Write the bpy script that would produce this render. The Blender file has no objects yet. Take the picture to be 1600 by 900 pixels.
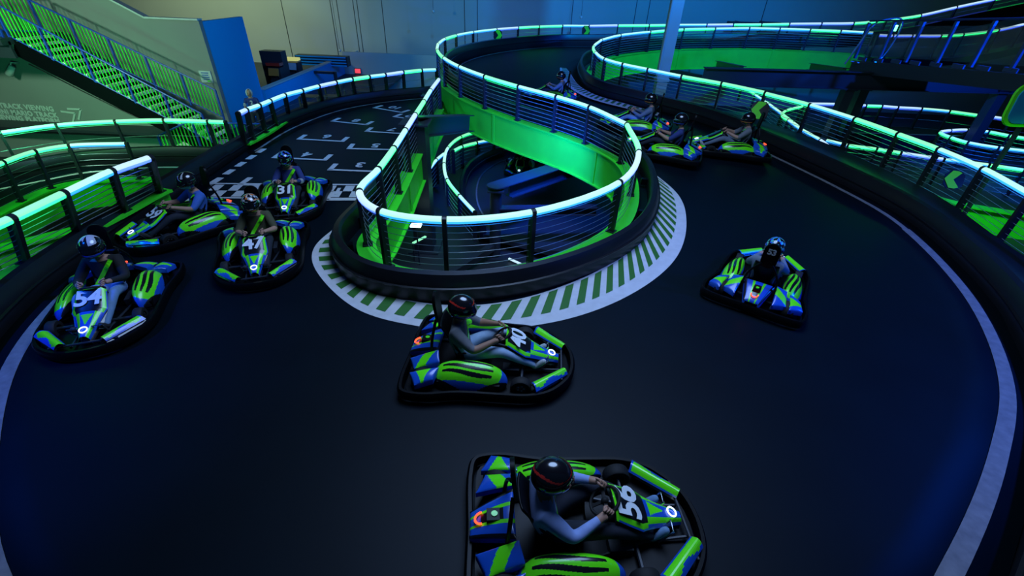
import bpy, bmesh, math, random
from mathutils import Vector, Matrix
from mathutils.bvhtree import BVHTree
random.seed(7)
S = bpy.context.scene
C = S.collection
PI = math.pi

# ------------------------------------------------------------------ camera
F, PITCH, ROLL, CAMZ = 706.0, math.radians(34.094), math.radians(2.45), 4.1
FW = Vector((0, math.cos(PITCH), -math.sin(PITCH)))
UP0 = Vector((0, math.sin(PITCH), math.cos(PITCH)))
RT0 = Vector((1, 0, 0))
RT = RT0*math.cos(ROLL) + UP0*math.sin(ROLL)
UPV = -RT0*math.sin(ROLL) + UP0*math.cos(ROLL)
EYE = Vector((0, 0, CAMZ))
cd = bpy.data.cameras.new('camera'); cam = bpy.data.objects.new('camera', cd); C.objects.link(cam)
cam.matrix_world = Matrix(((RT.x, UPV.x, -FW.x, EYE.x), (RT.y, UPV.y, -FW.y, EYE.y), (RT.z, UPV.z, -FW.z, EYE.z), (0, 0, 0, 1)))
cd.sensor_width = 36; cd.lens = F/1600*36; cd.clip_start = .05; cd.clip_end = 300
S.camera = cam

def ray(x, y): return FW*F + RT*(x-800) - UPV*(y-450)
def at(x, y, z=0.0):
    r = ray(x, y); return EYE + r*((z-CAMZ)/r.z)
def aty(x, y, Y):
    r = ray(x, y); return EYE + r*(Y/r.y)

# ------------------------------------------------------------------ world, exposure, lights
S.view_settings.view_transform = 'Standard'; S.view_settings.look = 'None'
S.view_settings.exposure = 0.0; S.view_settings.gamma = 1.0; S.view_settings.use_curve_mapping = False
w = bpy.data.worlds.new('hall_dark'); S.world = w; w.use_nodes = True
bg = w.node_tree.nodes['Background']; bg.inputs[0].default_value = (.03, .22, .50, 1); bg.inputs[1].default_value = .055

def area(name, loc, tgt, size, col, power, shape='DISK', spread=PI):
    l = bpy.data.lights.new(name, 'AREA'); l.shape = shape; l.size = size; l.color = col; l.energy = power; l.spread = spread
    o = bpy.data.objects.new(name, l); C.objects.link(o); o.location = loc
    o.rotation_euler = (Vector(tgt)-Vector(loc)).to_track_quat('-Z', 'Y').to_euler(); return o
def spot(name, loc, tgt, col, power, ang, blend=.9, r=.15):
    l = bpy.data.lights.new(name, 'SPOT'); l.color = col; l.energy = power; l.spot_size = math.radians(ang); l.spot_blend = blend; l.shadow_soft_size = r
    o = bpy.data.objects.new(name, l); C.objects.link(o); o.location = loc
    o.rotation_euler = (Vector(tgt)-Vector(loc)).to_track_quat('-Z', 'Y').to_euler(); return o
spot('ceiling_wash_blue', (8, 18, 11), (7, 36, 2.0), (0, .30, 1), 9500, 100)
spot('ceiling_wash_mid', (-3, 22, 10), (-3, 36, 1.5), (.02, .34, .85), 2300, 75)
spot('back_room_lamp', (-19.5, 26, 7), (-20.5, 36, .5), (.74, 1, .52), 3600, 118, 1.0, 1.0)
spot('wall_wash_left', (-8, 26, 8), (-10, 36, 2), (.25, .55, .65), 160, 90, 1.0, .5)
spot('stair_wall_fill', (-15.5, 9.5, 4.2), (-16.5, 19, .4), (.52, 1, .68), 2400, 100, .6, .4)  # unseen light placed to brighten the lettered wall and stairs
spot('partition_lamp', (-7, 18, 4), (-12, 21, 1), (.0, .40, 1), 350, 70)
spot('low_wall_fill', (-6.5, 22, 3.5), (-11.5, 29, -1.5), (.0, .30, 1), 700, 110)  # added blue fill that lifts the dark lower walls
area('centre_fill', (1, 7, 10), (1, 7, 0), 7, (.38, .58, 1), 1250)
spot('green_flood_left', (-12.5, 5, 5.5), (-12.5, 11, -1), (.04, 1, .15), 800, 75)
spot('blue_flood_left', (-9.0, 2.0, 7), (-6.4, 3.6, 0), (.0, .09, 1), 2600, 50)
spot('blue_flood_right', (12, 4, 7), (7.6, 5.6, 0), (.0, .09, 1), 4200, 70)
spot('blue_flood_far', (8, 20, 8), (0, 26, 0), (.0, .08, 1), 3000, 100)
spot('blue_flood_start', (-9, 14, 8), (-6, 15, 0), (.02, .32, 1), 1500, 80)
spot('blue_flood_lower_right', (16, 14, 5), (14, 20, -2), (.0, .10, 1), 6000, 120)
spot('green_wall_fill', (-14.5, 12.8, .6), (-18, 19, -1.2), (.06, 1, .42), 420, 130)  # added green fill, stands in for tube glow on the wall
spot('island_floor_fill', (.6, 11.5, .9), (.3, 18, -2.6), (.0, .08, 1), 2600, 120)  # unseen blue fill set inside the opening to brighten the lower floor
spot('green_girder_fill', (11.5, 8.5, 3.5), (12.5, 10.5, -1.3), (.1, 1, .45), 900, 80)  # added fill aimed at the green girder of the lower ramp

# ------------------------------------------------------------------ materials
def mat(name, col, rough=.6, metal=0., emis=None, estr=0., spec=.5, noise=None, coat=0., alpha=None, trans=0.):
    m = bpy.data.materials.new(name); m.use_nodes = True; nt = m.node_tree; b = nt.nodes['Principled BSDF']
    b.inputs['Base Color'].default_value = (*col, 1); b.inputs['Roughness'].default_value = rough
    b.inputs['Metallic'].default_value = metal; b.inputs['Specular IOR Level'].default_value = spec
    b.inputs['Coat Weight'].default_value = coat; b.inputs['Coat Roughness'].default_value = .08
    b.inputs['Transmission Weight'].default_value = trans
    if emis: b.inputs['Emission Color'].default_value = (*emis, 1); b.inputs['Emission Strength'].default_value = estr
    if alpha is not None: b.inputs['Alpha'].default_value = alpha
    if noise:
        sc, amt, bump = noise
        tc = nt.nodes.new('ShaderNodeTexCoord'); n = nt.nodes.new('ShaderNodeTexNoise'); n.inputs['Scale'].default_value = sc; n.inputs['Detail'].default_value = 5
        nt.links.new(tc.outputs['Object'], n.inputs['Vector'])
        mx = nt.nodes.new('ShaderNodeMixRGB'); mx.blend_type = 'MULTIPLY'; mx.inputs[0].default_value = amt
        mx.inputs[1].default_value = (*col, 1); nt.links.new(n.outputs['Fac'], mx.inputs[2]); nt.links.new(mx.outputs[0], b.inputs['Base Color'])
        if bump:
            bp = nt.nodes.new('ShaderNodeBump'); bp.inputs['Strength'].default_value = bump; bp.inputs['Distance'].default_value = .01
            nt.links.new(n.outputs['Fac'], bp.inputs['Height']); nt.links.new(bp.outputs[0], b.inputs['Normal'])
    return m
M = dict(
 deck=mat('deck_black', (.0010, .0056, .0110), .5, spec=.13, noise=(1.3, .5, 0)),
 barrier=mat('barrier_black', (.008, .009, .012), .36, spec=.4, noise=(3, .4, 0)),
 steel=mat('dark_steel', (.02, .025, .035), .45, spec=.5),
 post=mat('post_black', (.012, .014, .018), .4, spec=.5),
 cable=mat('cable_steel', (.45, .5, .55), .3, metal=.8),
 green=mat('girder_green', (.06, .95, .03), .45, spec=.4, noise=(2, .25, 0)),
 white=mat('paint_white', (.62, .62, .62), .6, noise=(6, .3, 0)),
 offwhite=mat('line_white', (.25, .25, .25), .65, noise=(9, .7, 0)),
 dkgreen=mat('kerb_green', (.02, .13, .012), .6),
 tube_g=mat('tube_green', (.3, .4, .3), .4, emis=(.28, 1.0, .52), estr=1.0),
 tube_w=mat('tube_pale', (.3, .4, .4), .4, emis=(.50, 1.0, .76), estr=1.0),
 tube_b=mat('tube_blue', (.3, .3, .4), .4, emis=(.58, .84, 1.0), estr=1.0),
 glow_g=mat('tube_glow_green', (.1, .5, .2), .4, emis=(.02, 1.0, .22), estr=3.4),
 glow_w=mat('tube_glow_cyan', (.1, .3, .5), .4, emis=(.02, .26, 1.0), estr=2.2),
 glow_b=mat('tube_glow_blue', (.1, .1, .5), .4, emis=(.05, .12, 1.0), estr=3.6),
 wallgrey=mat('wall_grey', (.27, .26, .25), .8, noise=(.7, .15, 0)),
 wallback=mat('wall_pale', (.42, .44, .43), .8, noise=(.5, .12, 0)),
 wallblue=mat('wall_blue', (.0, .36, .75), .7),
 floor=mat('floor_dark', (.03, .035, .045), .5, noise=(.8, .5, 0)),
 ceil=mat('ceiling_dark', (.03, .03, .035), .9),
 lgrey=mat('letter_pale', (.55, .56, .53), .8),
 stairblue=mat('rail_blue', (.01, .06, .42), .4),
 balgreen=mat('baluster_green', (.04, .75, .04), .45),
 tread=mat('tread_pale', (.85, .85, .75), .7),
 black=mat('plastic_black', (.0015, .002, .003), .4, spec=.14),
 frameblue=mat('frame_blue', (.03, .05, .12), .4),
 rubber=mat('rubber_black', (.003, .003, .0035), .75),
 kgreen=mat('decal_green', (.14, .95, .01), .32, coat=.4),
 kblue=mat('decal_blue', (.01, .085, .52), .28, coat=.5),
 kblack=mat('decal_black', (.006, .006, .01), .28, coat=.4),
 kwhite=mat('number_white', (.75, .78, .82), .5),
 chrome=mat('chrome', (.6, .62, .66), .2, metal=1),
 ringlight=mat('ring_light', (.9, .9, .9), .4, emis=(.7, .85, 1), estr=2.2),
 redlight=mat('tail_light_red', (.8, .05, .02), .4, emis=(1, .06, .02), estr=3),
 exitred=mat('exit_red', (.8, .05, .05), .5, emis=(1, .08, .12), estr=.9),
 greenlamp=mat('green_lamp', (.5, 1, .6), .4, emis=(.1, 1, .35), estr=12),
 whitelamp=mat('white_lamp', (.9, 1, .95), .4, emis=(.6, 1, .85), estr=4),
 visor=mat('visor_dark', (.004, .004, .006), .06, spec=.8, coat=1),
 skin=mat('skin', (.42, .22, .15), .55),
 skindark=mat('skin_tan', (.30, .15, .09), .55),
 grill=mat('mesh_glass', (.02, .05, .06), .12, spec=.6, alpha=.35),
)
def cloth(n, c): return mat(n, c, .85, noise=(14, .35, .3))
CL = {k: cloth('cloth_'+k, c) for k, c in dict(grey=(.17, .18, .20), slate=(.15, .20, .28), hoodie=(.34, .46, .88), blue=(.05, .16, .62), black=(.008, .008, .01), navy=(.02, .04, .2),
     olive=(.07, .07, .03), jeans=(.18, .32, .55), paleblue=(.34, .48, .66), darkjeans=(.01, .014, .03), shoewhite=(.5, .52, .55), shoeblack=(.02, .02, .025), white=(.6, .62, .62), hair=(.03, .02, .015)).items()}
AC = {k: mat('helmet_'+k, c, .2, coat=1) for k, c in dict(black=(.008, .008, .012), red=(.6, .03, .02), blue=(.03, .08, .7), white=(.5, .52, .55), orange=(.7, .2, .04), teal=(.08, .5, .45), green=(.1, .6, .1)).items()}

# ------------------------------------------------------------------ mesh helpers
class MB:
    def __init__(s): s.v = []; s.f = []; s.m = []
    def add(s, vs, fs, mi=0):
        n = len(s.v); s.v += [Vector(v) for v in vs]
        for i, f in enumerate(fs):
            s.f.append([n+k for k in f]); s.m.append(mi[i] if isinstance(mi, (list, tuple)) else mi)
    def box(s, c, d, mi=0, R=None):
        x, y, z = (a/2 for a in d); c = Vector(c)
        vs = [Vector(p) for p in ((-x,-y,-z),(x,-y,-z),(x,y,-z),(-x,y,-z),(-x,-y,z),(x,-y,z),(x,y,z),(-x,y,z))]
        if R: vs = [R @ v for v in vs]
        s.add([v+c for v in vs], [(3,2,1,0),(4,5,6,7),(0,1,5,4),(1,2,6,5),(2,3,7,6),(3,0,4,7)], mi)
    def bar(s, a, b, wx, wy, mi=0, side=None):
        a = Vector(a); b = Vector(b); d = (b-a).normalized()
        sd = Vector(side) if side is not None else (Vector((0, 0, 1)) if abs(d.z) < .9 else Vector((0, 1, 0)))
        u = d.cross(sd).normalized(); v = u.cross(d).normalized()
        vs = [p + u*i*wx/2 + v*j*wy/2 for p in (a, b) for i, j in ((-1,-1),(1,-1),(1,1),(-1,1))]
        s.add(vs, [(3,2,1,0),(4,5,6,7),(0,1,5,4),(1,2,6,5),(2,3,7,6),(3,0,4,7)], mi)
    def tube(s, pts, r, n=8, mi=0, closed=False, caps=True):
        pts = [Vector(p) for p in pts]; N = len(pts); rs = r if isinstance(r, (list, tuple)) else [r]*N
        vs = []; prev = None
        for i, p in enumerate(pts):
            a = pts[(i-1) % N] if (closed or i > 0) else p; b = pts[(i+1) % N] if (closed or i < N-1) else p
            d = (b-a).normalized()
            if prev is None: u = d.cross(Vector((0, 0, 1)) if abs(d.z) < .9 else Vector((1, 0, 0))).normalized()
            else: u = (prev - d*prev.dot(d)).normalized()
            prev = u; v = d.cross(u)
            vs += [p + (u*math.cos(2*PI*k/n)+v*math.sin(2*PI*k/n))*rs[i] for k in range(n)]
        fs = []
        for i in range(N if closed else N-1):
            j = (i+1) % N
            fs += [(i*n+k, i*n+(k+1) % n, j*n+(k+1) % n, j*n+k) for k in range(n)]
        if caps and not closed: fs += [tuple(range(n))[::-1], tuple((N-1)*n+k for k in range(n))]
        s.add(vs, fs, mi)
    def prism(s, poly, z0, z1, mi=0):
        n = len(poly); vs = [(p[0], p[1], z0) for p in poly]+[(p[0], p[1], z1) for p in poly]
        s.add(vs, [tuple(range(n))[::-1], tuple(range(n, 2*n))]+[(i, (i+1) % n, n+(i+1) % n, n+i) for i in range(n)], mi)
    def grid(s, fn, nu, nv, mi=0, mfn=None):
        vs = [fn(i/nu, j/nv) for i in range(nu+1) for j in range(nv+1)]; fs = []; ms = []
        for i in range(nu):
            for j in range(nv):
                a = i*(nv+1)+j; fs.append((a, a+nv+1, a+nv+2, a+1)); ms.append(mfn((i+.5)/nu, (j+.5)/nv) if mfn else mi)
        s.add(vs, fs, ms)
    def sweep(s, path, normals, prof, mi=0, closed_prof=True):
        """prof: list of (offset along normal, z)"""
        n = len(prof); vs = []; fs = []; ms = []
        for p, q in zip(path, normals): vs += [Vector((p.x+q.x*o, p.y+q.y*o, p.z+z)) for o, z in prof]
        for i in range(len(path)-1):
            for k in range(n if closed_prof else n-1):
                fs.append((i*n+k, i*n+(k+1) % n, (i+1)*n+(k+1) % n, (i+1)*n+k)); ms.append(mi)
        if closed_prof:
            fs += [tuple(range(n)), tuple((len(path)-1)*n+k for k in range(n))[::-1]]; ms += [mi, mi]
        s.add(vs, fs, ms)
    def ball(s, c, r, nu=16, nv=10, mi=0):
        c = Vector(c); r = Vector(r) if not isinstance(r, (int, float)) else Vector((r, r, r))
        s.grid(lambda a, b: c+Vector((r.x*math.cos(2*PI*a)*math.sin(PI*b), r.y*math.sin(2*PI*a)*math.sin(PI*b), -r.z*math.cos(PI*b))), nu, nv, mi)
    def build(s, name, mats, parent=None, smooth=False, recalc=True):
        me = bpy.data.meshes.new(name)
        off = parent.location if parent is not None else Vector((0, 0, 0))
        pp = parent
        if parent is not None:
            off = Vector((0, 0, 0)); 
            while pp is not None: off = off+pp.location; pp = pp.parent
        me.from_pydata([tuple(v-off) for v in s.v], [], s.f)
        for m in (mats if isinstance(mats, (list, tuple)) else [mats]): me.materials.append(m)
        me.polygons.foreach_set('material_index', s.m)
        me.polygons.foreach_set('use_smooth', [smooth]*len(s.f))
        if recalc:
            b = bmesh.new(); b.from_mesh(me); bmesh.ops.remove_doubles(b, verts=b.verts, dist=1e-5); bmesh.ops.recalc_face_normals(b, faces=b.faces); b.to_mesh(me); b.free()
        me.update()
        o = bpy.data.objects.new(name, me); C.objects.link(o); o.parent = parent
        return o
def sharp(o, ang=40):
    me = o.data; me.polygons.foreach_set('use_smooth', [True]*len(me.polygons)); me.set_sharp_from_angle(angle=math.radians(ang)); return o
def tag(o, label=None, cat=None, group=None, kind=None):
    if label: o['label'] = label
    if cat: o['category'] = cat
    if group: o['group'] = group
    if kind: o['kind'] = kind
    return o
def empty(name, loc=(0, 0, 0), parent=None):
    o = bpy.data.objects.new(name, None); C.objects.link(o); o.location = loc; o.empty_display_size = .1; o.parent = parent; return o
def text_mesh(txt, size, extrude=.003, bold=.0, space=1.0, align='CENTER'):
    cu = bpy.data.curves.new('t', 'FONT'); cu.body = txt; cu.size = size; cu.extrude = extrude; cu.offset = bold; cu.space_character = space
    cu.align_x = align; cu.align_y = 'CENTER'; cu.resolution_u = 3
    o = bpy.data.objects.new('t', cu); C.objects.link(o); bpy.context.view_layer.update()
    me = bpy.data.meshes.new_from_object(o.evaluated_get(bpy.context.evaluated_depsgraph_get()))
    bpy.data.objects.remove(o); return me
def text_obj(name, txt, size, loc, right, up, m, parent=None, **k):
    me = text_mesh(txt, size, **k); me.materials.clear(); me.materials.append(m)
    r = Vector(right).normalized(); n = r.cross(Vector(up)).normalized(); u = n.cross(r)
    off = Vector((0, 0, 0)); pp = parent
    while pp is not None: off = off+pp.location; pp = pp.parent
    L = Vector(loc)-off
    me.transform(Matrix(((r.x, u.x, n.x, L.x), (r.y, u.y, n.y, L.y), (r.z, u.z, n.z, L.z), (0, 0, 0, 1))))
    o = bpy.data.objects.new(name, me); C.objects.link(o); o.parent = parent; return o
def cr(pts, n=6, closed=False):
    """Catmull-Rom through points (Vectors of any size)"""
    P = [Vector(p) for p in pts]; out = []; N = len(P)
    for i in range(N if closed else N-1):
        p1 = P[i]; p2 = P[(i+1) % N]
        p0 = P[i-1] if (closed or i > 0) else p1*2-p2; p3 = P[(i+2) % N] if (closed or i+2 < N) else p2*2-p1
        t0 = 0; t1 = t0+max((p1-p0).length, 1e-6)**.5; t2 = t1+max((p2-p1).length, 1e-6)**.5; t3 = t2+max((p3-p2).length, 1e-6)**.5
        for k in range(n):
            t = t1+(t2-t1)*k/n
            A1 = p0*((t1-t)/(t1-t0))+p1*((t-t0)/(t1-t0)); A2 = p1*((t2-t)/(t2-t1))+p2*((t-t1)/(t2-t1)); A3 = p2*((t3-t)/(t3-t2))+p3*((t-t2)/(t3-t2))
            B1 = A1*((t2-t)/(t2-t0))+A2*((t-t0)/(t2-t0)); B2 = A2*((t3-t)/(t3-t1))+A3*((t-t1)/(t3-t1))
            out.append(B1*((t2-t)/(t2-t1))+B2*((t-t1)/(t2-t1)))
    if not closed: out.append(P[-1].copy())
    return out
def normals(path, closed=False):
    """right-hand horizontal normals"""
    out = []; N = len(path)
    for i in range(N):
        a = path[(i-1) % N] if (closed or i > 0) else path[i]; b = path[(i+1) % N] if (closed or i < N-1) else path[i]
        d = Vector((b.x-a.x, b.y-a.y, 0)).normalized(); out.append(Vector((d.y, -d.x, 0)))
    return out

# ------------------------------------------------------------------ the routes
def world_line(l): return [at(*a) for a in l]
# inner fence of the start straight and island, then the outer fence of the far loop (the track lies on its right)
F1 = [Vector(p) for p in ((-2.95, 17.6, .1), (-2.9, 15.6, .1), (-2.82, 14.0, .1), (-2.75, 12.4, .1), (-2.68, 10.9, .1), (-2.62, 9.5, .1), (-2.6, 8.2, .1), (-2.62, 7.1, .1), (-2.08, 6.38, .1),
      (-1.06, 6.17, .1), (.28, 6.58, .1), (1.90, 8.05, .1), (2.64, 9.9, .12), (2.74, 11.9, .2), (1.93, 13.2, .3), (1.05, 14.0, .38), (-.06, 15.0, .43), (-1.18, 16.1, .5), (-2.17, 17.5, .55), (-2.96, 19.1, .6),
      (-3.5, 20.9, .64), (-3.8, 22.9, .66), (-3.78, 24.9, .68), (-3.45, 26.6, .7), (-2.75, 28.5, .72), (-1.55, 30.4, .76), (-.3, 31.7, .8), (1.0, 32.7, .84), (2.5, 33.2, .9), (4.2, 33.3, .95), (6.0, 33.2, 1.05), (7.9, 32.9, 1.15), (9.6, 32.6, 1.25), (11.2, 32.1, 1.35),
      (12.6, 31.6, 1.45), (14.0, 31.0, 1.55), (15.4, 30.6, 1.65), (17.0, 30.2, 1.75), (18.6, 29.9, 1.85), (20.4, 30.0, 2.05), (22.4, 30.3, 2.35), (24.4, 30.6, 2.8), (26.6, 31.0, 3.25), (29, 31.5, 3.7), (32, 32, 4.1))]
# right fence: island on its right, track on its left
F2 = [Vector(p) for p in ((8.2, 3.2, .1), (8.9, 4.9, .1), (9.4, 6.6, .1), (9.75, 8.3, .1), (10.1, 9.8, .1), (10.2, 11.2, .1), (10.1, 12.5, .1), (9.85, 14.0, .12), (9.35, 15.6, .15), (8.5, 17.0, .2), (7.4, 18.2, .25), (6.1, 18.9, .33), (4.95, 19.6, .42),
      (4.05, 20.1, .5), (3.45, 20.9, .56), (3.25, 22.4, .62), (3.4, 24.4, .66), (4.1, 26.8, .74), (5.4, 28.7, .84), (7.3, 29.9, .98), (9.3, 30.3, 1.15), (11.1, 30.3, 1.25), (13.0, 30.2, 1.35), (14.6, 29.9, 1.4), (16.0, 29.3, 1.45), (17.4, 28.8, 1.48), (18.8, 28.2, 1.5))]
# outer edge of the foreground loop (track side), left straight to the right hand fence
O = [Vector(p) for p in ((-3.2, 20.6, 0), (-4.1, 19.95, 0), (-5.5, 18.9, 0), (-6.75, 17.3, 0), (-7.45, 14.7, 0), (-7.5, 12.5, 0), (-7.38, 10.3, 0), (-7.3, 8.2, 0), (-7.15, 6.6, 0), (-6.95, 5.2, 0), (-6.45, 3.9, 0), (-5.6, 2.7, 0), (-4.3, 1.4, 0), (-2.4, .4, 0),
     (0, 0, 0), (2.2, .4, 0), (4.1, 1.7, 0), (5.6, 2.95, 0), (6.75, 4.15, 0), (7.85, 6.0, 0), (8.55, 8.1, 0), (8.78, 9.7, 0), (8.55, 11.3, .02), (8.05, 13.3, .05), (7.4, 15.2, .1), (6.5, 16.9, .17), (5.3, 18.1, .25), (4.2, 18.9, .34), (3.3, 19.6, .42), (2.75, 20.6, .5), (2.62, 22.3, .58),
     (2.8, 24.6, .64), (3.45, 27.2, .72), (4.9, 29.3, .82), (7.1, 30.5, .96), (9.3, 30.9, 1.13), (11.1, 30.9, 1.23), (13.0, 30.8, 1.33), (14.8, 30.4, 1.38), (16.3, 29.8, 1.43))]
f1 = cr(F1, 8); f2 = cr(F2, 8); oo = cr(O, 8)
n1 = normals(f1); n2 = normals(f2); no = normals(oo)

# ------------------------------------------------------------------ deck
def nearest(p, path):
    return min(range(len(path)), key=lambda i: (path[i].x-p.x)**2+(path[i].y-p.y)**2)
pairs = [(0, 0), (1, 2), (3, 3), (4, 5), (6, 7), (7, 9), (8, 11), (9, 13), (10, 15), (11, 19), (12, 21), (13, 23), (14, 25), (15, 26), (16, 27), (17, 28), (18, 28.6), (19, 29.2), (20, 29.8), (21, 30.3), (22, 30.8), (23, 31.2), (24, 31.6), (25, 32), (26, 32.4), (28, 33), (30, 34), (32, 35), (34, 37), (36, 39)]
def samp(path, k):
    t = k*8; i = min(int(t), len(path)-2); return path[i].lerp(path[i+1], t-i)
mb = MB(); NC = 8; rows = []
for (a0, b0), (a1, b1) in zip(pairs[:-1], pairs[1:]):
    for k in range(4):
        t = k/4; rows.append((samp(f1, a0+(a1-a0)*t), samp(oo, b0+(b1-b0)*t)))
rows.append((samp(f1, 36), samp(oo, 39)))
vs = []; fs = []
for a, b in rows:
    a = a - Vector((0, 0, .1))
    for j in range(NC+1): vs.append(a.lerp(b, j/NC))
for i in range(len(rows)-1):
    for j in range(NC): fs.append((i*(NC+1)+j, i*(NC+1)+j+1, (i+1)*(NC+1)+j+1, (i+1)*(NC+1)+j))
mb.add(vs, fs)
deck = mb.build('floor', M['deck']); sharp(deck, 60)
tag(deck, kind='structure')
md = deck.modifiers.new('s', 'SOLIDIFY'); md.thickness = .08; md.offset = -1
# make sure the surface faces up
me = deck.data
if sum(p.normal.z for p in me.polygons) < 0: me.flip_normals()
mb = MB(); mb.prism([(-60, -6), (60, -6), (60, 45), (-60, 45)], -3.15, -3.0); tag(mb.build('ground', M['floor']), kind='structure')

# ------------------------------------------------------------------ barriers, kerb edges, girders
def seg(path, nrm, k0, k1): return path[int(k0*8):int(k1*8)+1], nrm[int(k0*8):int(k1*8)+1]
BAR = lambda o, s: [(o+s*0, -.1), (o+s*.02, .10), (o-s*.02, .27), (o-s*.07, .36), (o-s*.16, .38), (o-s*.2, .33), (o-s*.2, -.1)]
def barrier(path, nrm, off, s, label, name='track_barrier', hmul=1.):
    mb = MB(); prof = [(a, z*hmul) for a, z in BAR(off, s)]
    mb.sweep(path, nrm, prof)
    mb.sweep(path, nrm, [(off-s*.0+s*.03, .145*hmul), (off+s*.035, .165*hmul), (off, .175*hmul)], closed_prof=False)
    o = mb.build(name, M['barrier']); sharp(o, 35); tag(o, label, 'barrier', 'black cushion barriers along the track'); return o
def girder(path, nrm, s, label, depth=.75, cat='girder', stiff=True, base=True):
    """green curb plate under the posts with a web and a flange; s = side the track is on"""
    mb = MB()
    mb.sweep(path, nrm, [(s*.2, -.03), (s*.2, 0), (-s*.14, 0), (-s*.14, -.03)])
    mb.sweep(path, nrm, [(-s*.06, -.03), (-s*.09, -.03), (-s*.09, -depth), (-s*.06, -depth)])
    mb.sweep(path, nrm, [(s*.03, -depth), (-s*.17, -depth), (-s*.17, -depth-.03), (s*.03, -depth-.03)])
    if stiff:
        for i in range(12, len(path)-4, 24):
            p = path[i]; q = nrm[i]; d = Vector((-q.y, q.x, 0))
            mb.bar(p-q*s*.125+Vector((0, 0, -.03)), p-q*s*.125+Vector((0, 0, -depth)), .02, .1, side=d)
    o = mb.build('green_girder', M['green']); sharp(o, 35)
    tag(o, label, cat, 'bright green track girders'); return o
# island and far loop
p, q = seg(f1, n1, 4, 13.5); barrier(p, q, .6, 1, 'black barrier curving round the front of the central island')
p, q = seg(f1, n1, 0, 4); barrier(p, q, .32, 1, 'black barrier under the fence beside start grid boxes 7 and 9')
p, q = seg(f1, n1, 13.5, 20); barrier(p, q, .55, 1, 'black barrier behind the wire fence above the long green girder')
p, q = seg(f1, n1, 20, 43); barrier(p, q, .45, 1, 'black barrier round the outside of the far loop below two chevron signs', hmul=1.5)
p, q = seg(f1, n1, 0, 12.2); girder(p, q, 1, 'green curb and girder round the front of the central island')
p, q = seg(f1, n1, 12.2, 26); girder(p, q, 1, 'long green girder sweeping over the island opening', depth=.95)
p, q = seg(f2, n2, 0, 14.5); barrier(p, q, -.6 if False else -1.35+.1, -1, 'black barrier along the outside of the right hand sweep') if False else None
# second loop
p, q = seg(oo, no, 24, 33); barrier(p, q, 0, -1, 'black barrier with a rounded nose round the second loop behind the karts', hmul=1.35)
p, q = seg(oo, no, 33, 38.9); barrier(p, q, 0, -1, 'black barrier on the far straight above the wide green girder')
p, q = seg(oo, no, 12, 24); barrier(p, q, 0, -1, 'black barrier along the outside of the right hand sweep', hmul=1.15)
p, q = seg(oo, no, 5.6, 12); barrier(p, q, 0, -1, 'black barrier beside the left fence and the kart numbered 54', hmul=1.15)
p, q = seg(oo, no, 0, 5.6); barrier(p, q, 0, -1, 'black barrier curving beyond the start grid', hmul=.95)
p, q = seg(f2, n2, 15.5, 26); girder(p, q, -1, 'wide flat green girder behind the white column', depth=1.05)
p, q = seg(f2, n2, 10, 15.5); girder(p, q, -1, 'green curb under the nose of the second loop fence')
p, q = seg(f2, n2, 0, 10); mb = MB()
mb.sweep(p, q, [(-.12, -.03), (-.12, 0), (.10, 0), (.10, -.03)]); mb.sweep(p, q, [(.06, -.03), (.09, -.03), (.09, -.75), (.06, -.75)])
o = mb.build('green_girder', mat('curb_teal', (.02, .22, .10), .5)); tag(o, 'narrow dull green curb under the tall right hand wire fence', 'girder')
mb = MB(); mb.sweep(p, q, [(-.13, -.1), (-.13, .12), (-.2, .17), (-.9, .17), (-1.1, .12), (-1.1, -.1)])
o = mb.build('track_barrier', M['barrier']); sharp(o); tag(o, 'broad dark cushion shelf between the right barrier and the tall wire fence', 'barrier', 'black cushion barriers along the track')

# white edge lines and kerb paint
def flat_line(path, nrm, o0, o1, z, name, m, label=None, cat=None, kind='structure', dash=None):
    mb = MB()
    if dash:
        L = 0; on = True
        for i in range(len(path)-1):
            if (i//dash) % 2 == 0:
                mb.sweep(path[i:i+2], nrm[i:i+2], [(o0, z), (o1, z), (o1, z+.004), (o0, z+.004)])
    else: mb.sweep(path, nrm, [(o0, z), (o1, z), (o1, z+.004), (o0, z+.004)])
    return tag(mb.build(name, m), label, cat, kind=kind)
p, q = seg(oo, no, 6.3, 20.5); flat_line(p, q, -.40, -.24, .004, 'trim_1', M['offwhite'])
p, q = seg(oo, no, 20.5, 24.5); flat_line(p, q, -.38, -.27, .008, 'trim_3', M['offwhite'])
p, q = seg(oo, no, 1, 5.2); flat_line(p, q, -.32, -.25, .004, 'trim_4', M['offwhite'])
p, q = seg(f1, n1, 21, 36); flat_line(p, q, .75, .84, -.08, 'trim_5', M['offwhite'])
dl = empty('dashed_edge_line', (-7.0, 8.9, .008)); tag(dl, 'row of short white dashes beside the left barrier before the start line', 'marking')
for k in range(7):
    y = 8.9+k*.56; mb = MB(); mb.box((-7.0-.012*k-.0, y, .008), (.16, .34, .006)); mb.build('dash', M['white'], dl)
# white side line of start straight

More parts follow.
